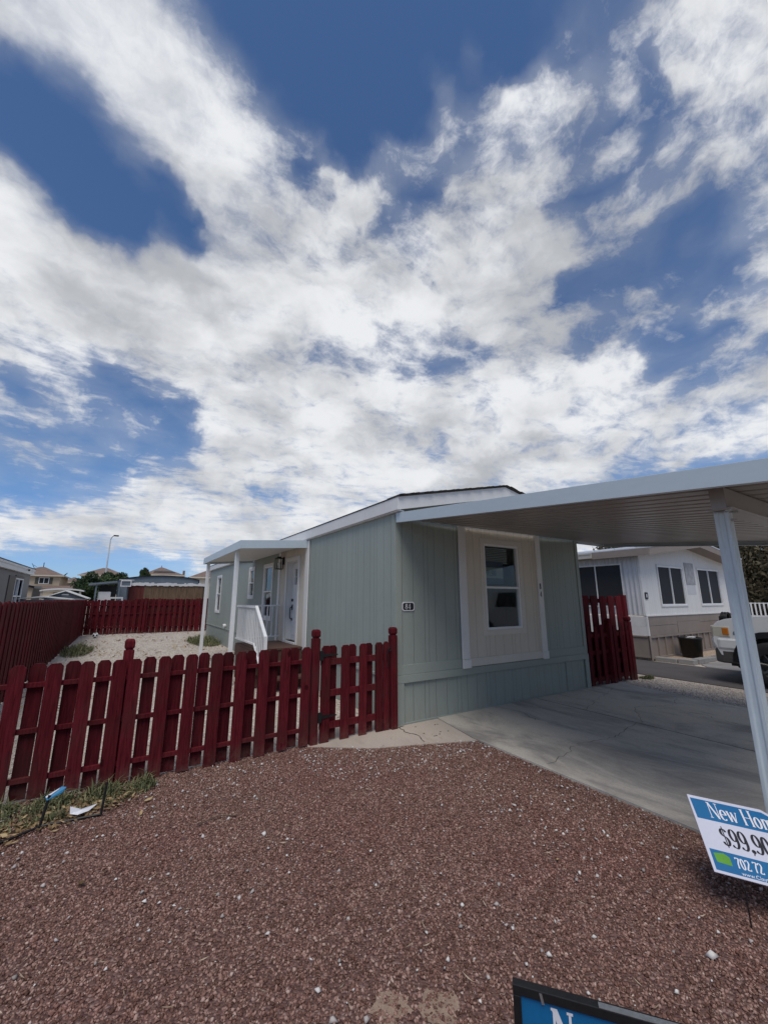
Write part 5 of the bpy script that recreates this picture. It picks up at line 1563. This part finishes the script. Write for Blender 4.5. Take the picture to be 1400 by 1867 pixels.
b = MB(); b.box(-4.299, -4.26, 23.6, 24.80, .9, 2.66); b.box(-4.299, -4.265, 24.80, 26.6, 2.62, 2.72); b.build('shutter', mat('taupe_trim', (.12, .105, .095), .7), lh)
b = MB(); 
for (y0, y1, z0, z1) in ((24.82, 24.9, .93, 2.6), (26.45, 26.53, .93, 2.6), (24.9, 26.45, 2.54, 2.6), (24.9, 26.45, .93, .99), (25.62, 25.70, .99, 2.54), (24.9, 26.45, 1.74, 1.80)): b.box(-4.36, -4.262, y0, y1, z0, z1)
wn = b.build('window', M['vinyl'], lh); b = MB(); b.box(-4.34, -4.335, 24.9, 26.45, .95, 2.56); b.build('pane', M['glass_dark'], wn)
b = MB(); b.box(-4.9, -4.8, 24.9, 26.45, .95, 2.56); b.build('interior', M['dark'], lh)
b = MB(); b.cyl((-4.168, 26.6, wall_h + .17), (-4.10, 26.6, wall_h + .17), .05, .05, 8); b.build('flood_light', M['black'], lh)

def hip(mb, x0, x1, y0, y1, ze, zr, rx0, rx1, ry):
    vs = [(x0, y0, ze), (x1, y0, ze), (x1, y1, ze), (x0, y1, ze), (rx0, ry, zr), (rx1, ry, zr)]
    mb.add(vs, [(0, 1, 5, 4), (1, 2, 5), (2, 3, 4, 5), (3, 0, 4), (0, 3, 2, 1)])
def stucco(label, x0, x1, y0, y1, ze, zr, rx0, rx1, wallm, wins=(), low=None, extras=None, name='house'):
    t = thing(name, ((x0 + x1) / 2, (y0 + y1) / 2, 0), label, 'house', 'two-storey houses beyond the park')
    b = MB(); b.box(x0 + .5, x1 - .5, y0 + .5, y1 - .5, 0, ze); b.build('wall', wallm, t)
    b = MB(); hip(b, x0, x1, y0, y1, ze, zr, rx0, rx1, (y0 + y1) / 2); rf = b.build('roof', M['tile'], t)
    b = MB(); b.box(x0 - .02, x1 + .02, y0 - .03, y0 - .005, ze - .16, ze + .04); b.box(x1 + .005, x1 + .03, y0 - .02, y1, ze - .16, ze + .04); b.build('fascia', M['cream_wall'], rf)
    for (a0, a1, z0, z1, sh) in wins:
        b = MB(); frame(b, 'x', y0 + .5, a0, a1, z0, z1, .09, .001, .06); wbox(b, 'x', y0 + .5, (a0 + a1) / 2 - .04, (a0 + a1) / 2 + .04, z0 + .09, z1 - .09, .001, .05); w = b.build('window', M['white'], t)
        b = MB(); wbox(b, 'x', y0 + .5, a0 + .09, a1 - .09, z0 + .09, z1 - .09, .0, .02); b.build('pane', M['screen'], w)
        if sh:
            for s0, s1 in ((a0 - .45, a0 - .02), (a1 + .02, a1 + .45)):
                b = MB(); wbox(b, 'x', y0 + .5, s0, s1, z0 - .02, z1 + .02, .001, .05); b.build('shutter', M['shutter'], w)
    if low:
        b = MB(); lx0, lx1, ly0, lz0, lz1 = low
        b.prism([(ly0, lz0), (y0 + .49, lz1), (y0 + .49, lz1 - .15), (ly0, lz0 - .15)], 'x', lx0, lx1); b.build('lower_roof', M['tile'], t)
        b = MB(); b.box(lx0 + .3, lx1 - .3, ly0 + .4, y0 + .48, 0, lz0 - .16); b.build('lower_wall', wallm, t)
    return t
h1 = stucco('tan two-storey house with dark shutters beside the grey home', -16.2, -8.6, 84, 96, 5.35, 7.0, -12.6, -12.0, M['tan_wall'], [(-11.75, -10.45, 4.0, 5.0, True)], (-14.5, -6.6, 81, 3.25, 3.75))
b = MB(); b.cyl((-12.2, 90, 6.9), (-12.2, 90, 7.75), .06, .06, 6); b.cyl((-13.3, 90, 6.6), (-13.8, 90, 7.6), .05, .03, 6); b.cyl((-13.6, 90, 7.3), (-13.1, 90, 7.0), .03, .03, 6); b.cyl((-8.9, 86, 5.3), (-8.4, 86, 5.9), .16, .05, 6); b.build('antenna', M['black'], h1)
stucco('far tan house whose roof shows between the first two houses', -10.3, -7.3, 98, 108, 4.75, 5.9, -9.0, -8.6, M['cream_wall'], [(-9.4, -8.9, 3.6, 4.2, False), (-8.4, -7.95, 3.6, 4.2, False)])
stucco('two-storey house with brown hip roof behind the street lamp', -7.1, .1, 87, 99, 5.72, 7.35, -3.9, -3.1, M['cream_wall'], [(-5.75, -4.6, 4.2, 5.35, False)])
h3 = stucco('two-storey house with a dark solar panel row on its hip roof', 2.4, 9.6, 87, 99, 6.05, 7.85, 5.6, 6.0, M['cream_wall'])
b = MB(); b.add([(4.25, 88.55, 6.60), (8.0, 88.55, 6.60), (7.4, 89.9, 6.98), (4.6, 89.9, 6.98), (4.25, 88.6, 6.5), (8.0, 88.6, 6.5), (7.4, 89.95, 6.88), (4.6, 89.95, 6.88)], [(0, 1, 2, 3), (4, 7, 6, 5), (0, 4, 5, 1), (1, 5, 6, 2), (2, 6, 7, 3), (3, 7, 4, 0)]); b.build('solar_panel', M['black'], h3)
b = MB(); b.box(9.2, 9.55, 87.5, 88, 5.9, 7.0); b.cyl((5.8, 93, 7.8), (5.8, 93, 8.2), .06, .06, 6); b.build('chimney', M['tile'], h3)
stucco('house roof corner showing behind the porch awning', 8.3, 17, 70, 80, 5.0, 6.7, 12.3, 13.0, M['cream_wall'], [(9.2, 10.0, 3.7, 4.6, False)])

sl = thing('street_lamp', (-1.95, 54, 0), 'tall pale street lamp with one curved arm rising above the houses', 'street lamp')
b = MB(); b.cyl((-1.95, 54, 0), (-1.95, 54, 8.1), .10, .06, 10); b.build('pole', M['lamp_pole'], sl, smooth=True)
b = MB(); b.tube([(-1.95, 54, 8.1), (-1.88, 53.98, 8.35), (-1.74, 53.95, 8.52), (-1.6, 53.9, 8.58)], .05, 8); b.build('arm', M['lamp_pole'], sl)
b = MB(); b.box(-1.72, -1.22, 53.75, 54.0, 8.50, 8.64); b.build('lamp_head', M['black'], sl, bevel=.03)

bb = thing('metal_building', (2, 35, 0), 'blue-grey metal building with a low curved roof behind the rear fence', 'building')
b = MB()
pts = [(-.42, 0), (-.42, 2.86)] + [(-.42 + 4.85 * k / 14, 2.86 + .27 * math.sin(math.pi * k / 14) ** .8 + .10 * k / 14) for k in range(1, 14)] + [(4.43, 2.92), (4.43, 0)]
b.prism(pts, 'y', 32, 38); b.build('wall', M['blue_metal'], bb)
b = MB(); top = pts[1:-1]
b.prism([(x + (-.06 if i == 0 else .06 if i == len(top) - 1 else 0), z + .005) for i, (x, z) in enumerate(top)] + [(x + (.06 if i == 0 else -.06 if i == len(top) - 1 else 0), z + .05) for i, (x, z) in enumerate(reversed(top))], 'y', 31.9, 38.1); b.build('roof', M['black'], bb)
rs_ = thing('reed_screen', (2.1, 27, 0), 'brown reed screen with a ragged white top edge beyond the rear fence', 'screen')
b = MB(); b.box(.95, 4.05, 26.98, 27.02, .1, 2.42); b.build('reed_panel', M['reed'], rs_)
b = MB(); b.box(.20, .945, 26.98, 27.02, .1, 2.42); b.build('painted_panel', M['reed_red'], rs_)
b = MB(); rnd = random.Random(3); x = .12
while x < 4.15:
    w = rnd.uniform(.07, .16); b.box(x, x + w, 26.93, 27.04, 2.41 - rnd.uniform(0, .05), 2.52 + rnd.uniform(-.02, .05)); x += w
b.build('top_edging', M['n_whitet'], rs_)
for x in (.16, 2.1, 4.1):
    b = MB(); b.box(x - .04, x + .04, 27.045, 27.12, 0, 2.4); b.build('post', M['bark'], rs_)
cl = thing('evaporative_cooler', (.05, 26.6, 0), 'white framed air cooler box on a bracket at the corner of the reed screen', 'air cooler')
b = MB(); frame(b, 'x', 26.45, -.22, .28, 2.30, 2.64, .05, 0, .06); b.box(-.30, .40, 26.42, 26.5, 2.645, 2.68); b.box(-.20, .26, 26.46, 26.85, 2.31, 2.63); b.build('casing', M['n_whitet'], cl)
b = MB(); wbox(b, 'x', 26.45, -.17, .23, 2.35, 2.59, -.005, .02); b.build('louvre', M['blue_metal'], cl)
b = MB(); b.box(-.28, -.22, 26.5, 26.56, 0, 2.65); b.box(.1, .16, 26.86, 26.92, 0, 2.5); b.build('stand', M['blue_metal'], cl)
pa = thing('patio_cover', (-1.1, 31, 0), 'dark patio roof with a white panel beneath it left of the metal building', 'patio cover')
b = MB(); b.prism([(-1.85, 2.45), (-.43, 2.62), (-.43, 2.74), (-1.85, 2.55)], 'y', 30, 31.9); b.build('roof', M['blue_metal'], pa)
b = MB(); b.box(-1.50, -1.42, 30.1, 30.18, 0, 2.46); b.build('post', M['blue_metal'], pa)
b = MB(); b.box(-1.35, -.45, 31.7, 31.78, 0, 2.5); b.build('back_wall', M['dark'], pa)
b = MB(); b.box(-1.33, -.70, 30.3, 30.9, .9, 2.07); b.build('white_cabinet', M['n_whitet'], pa, bevel=.02)
wf = thing('white_frame', (-.2, 25.3, 0), 'white board frame standing just behind the rear fence', 'frame')
b = MB(); b.box(-.62, -.02, 25.2, 25.26, 1.66, 1.74); b.box(-.62, -.55, 25.2, 25.26, 0, 1.66); b.box(-.09, -.02, 25.2, 25.26, 0, 1.66); b.build('board', M['n_whitet'], wf)
sd = thing('shed', (-2.7, 29, 0), 'small slate-grey gabled shed with white trim behind the left fence corner', 'shed')
b = MB(); b.prism([(-3.55, 0), (-1.80, 0), (-1.80, 1.68), (-2.68, 2.02), (-3.55, 1.68)], 'y', 28, 30); b.build('wall', M['slate'], sd)
b = MB(); b.prism([(-3.72, 1.64), (-2.68, 2.05), (-1.64, 1.64), (-1.64, 1.69), (-2.68, 2.11), (-3.72, 1.69)], 'y', 27.85, 30.1); b.build('roof', M['white'], sd)
b = MB(); b.box(-2.83, -2.53, 27.97, 27.999, 1.84, 1.90); b.box(-3.6, -1.75, 27.975, 27.998, 1.62, 1.65); b.build('vent', M['white'], sd)
sr = thing('shed', (-4.6, 29.5, 0), 'low white roof edge showing over the fence left of the gabled shed', 'shed')
b = MB(); b.prism([(-5.0, 1.55), (-3.4, 1.73), (-2.2, 1.60), (-2.2, 1.65), (-3.4, 1.79), (-5.0, 1.61)], 'y', 26.4, 27.6); b.build('roof', M['white'], sr); b = MB(); b.box(-4.4, -2.4, 26.6, 27.4, 0, 1.60); b.build('wall', M['slate'], sr)
rv = thing('carport', (-3.5, 35, 0), 'flat white arched carport roof behind the gabled shed', 'carport')
b = MB(); tp = [(-4.6 + 2.3 * k / 12, 2.20 + .13 * math.sin(math.pi * k / 12) ** .7) for k in range(13)]
b.prism(tp + [(x, z - .09) for x, z in reversed(tp)], 'y', 34, 38); b.build('roof', M['white'], rv)
for x in (-4.5, -2.5):
    b = MB(); b.box(x - .06, x + .06, 34.1, 34.22, 0, 2.18); b.build('post', M['cream_wall'], rv)
b = MB(); b.box(-4.2, -3.5, 36.5, 36.6, 1.2, 2.1); b.build('panel', M['tan_wall'], rv)
dkp = thing('patio_cover', (-5.3, 34.2, 0), 'dark patio roof with tan columns between the grey home and the arched carport', 'patio cover')
b = MB(); b.prism([(-6.2, 2.75), (-4.75, 2.42), (-4.75, 2.30), (-6.2, 2.6)], 'y', 33, 36); b.build('roof', M['black_plastic'], dkp)
for x in (-5.6, -4.95):
    b = MB(); b.box(x - .1, x + .1, 33.2, 33.4, 0, 2.4); b.build('column', M['tan_wall'], dkp)
b = MB(); b.box(-6.2, -4.8, 36, 36.1, 0, 2.5); b.build('back_wall', M['grey_wall'], dkp)
b = MB(); b.box(-24, 30, 60, 60.2, 0, 2.0); tag(b.build('block_wall', M['cream_wall']), 'long cream block boundary wall far beyond the sheds', 'wall')

# ================================================================== right background
pf = thing('picket_fence', (27.6, 6, 0), 'white iron picket fence behind the truck at the far right', 'fence')
b = MB(); y = 1.0
while y < 9.4: b.box(27.6, 27.64, y, y + .055, .05, 1.46); y += .17
b.build('picket_panel', M['vinyl'], pf)
for z in (1.43, .80):
    b = MB(); b.box(27.641, 27.67, 1, 9.4, z - .02, z + .02); b.build('rail', M['vinyl'], pf)
b = MB(); b.box(27.45, 27.65, 6.72, 6.92, 0, 1.62); b.box(27.42, 27.68, 6.69, 6.95, 1.62, 1.68); b.build('post', M['vinyl'], pf)
fh = thing('mobile_home', (52, 15, 0), 'distant brown-grey home with a screened porch behind the white picket fence', 'mobile home')
b = MB(); b.box(44, 60, 14, 22, 0, 2.6); b.build('wall', mat('brown_grey_wall', (.14, .12, .11), .8, .1, 1, 10, .2, 20), fh)
b = MB(); b.prism([(43.5, 2.62), (60.5, 2.62), (60.5, 2.75), (52, 3.3), (43.5, 2.75)], 'y', 13.6, 22.4); b.build('roof', M['n_roof'], fh)
for x in (45.5, 48.6, 51.2, 54):
    b = MB(); b.box(x, x + 1.6, 13.97, 13.999, 1.1, 2.3); b.build('window', M['screen'], fh)
    b = MB(); b.box(x + 1.62, x + 1.72, 13.95, 13.999, 0.2, 2.5); b.build('porch_post', M['n_whitet'], fh)
# home and tree across the street, seen only as reflections in the front window
ac = thing('mobile_home', (7, -16, 0), 'tan mobile home across the street, mirrored in the front window', 'mobile home')
b = MB(); b.box(-2, 14, -20, -16, 0, 3.0); b.build('wall', M['tan_wall'], ac); b = MB(); b.prism([(-20.5, 3.0), (-15.5, 3.0), (-18, 3.8)], 'x', -2.5, 14.5); b.build('roof', M['shingle'], ac)
tree('broad shade tree across the street, mirrored in the front window', 9.5, -13, 7, (4.5, 3.5, 2.4), 4.6, 9000, .22, M['leaf_green'], 30, 30, trunk=.25)
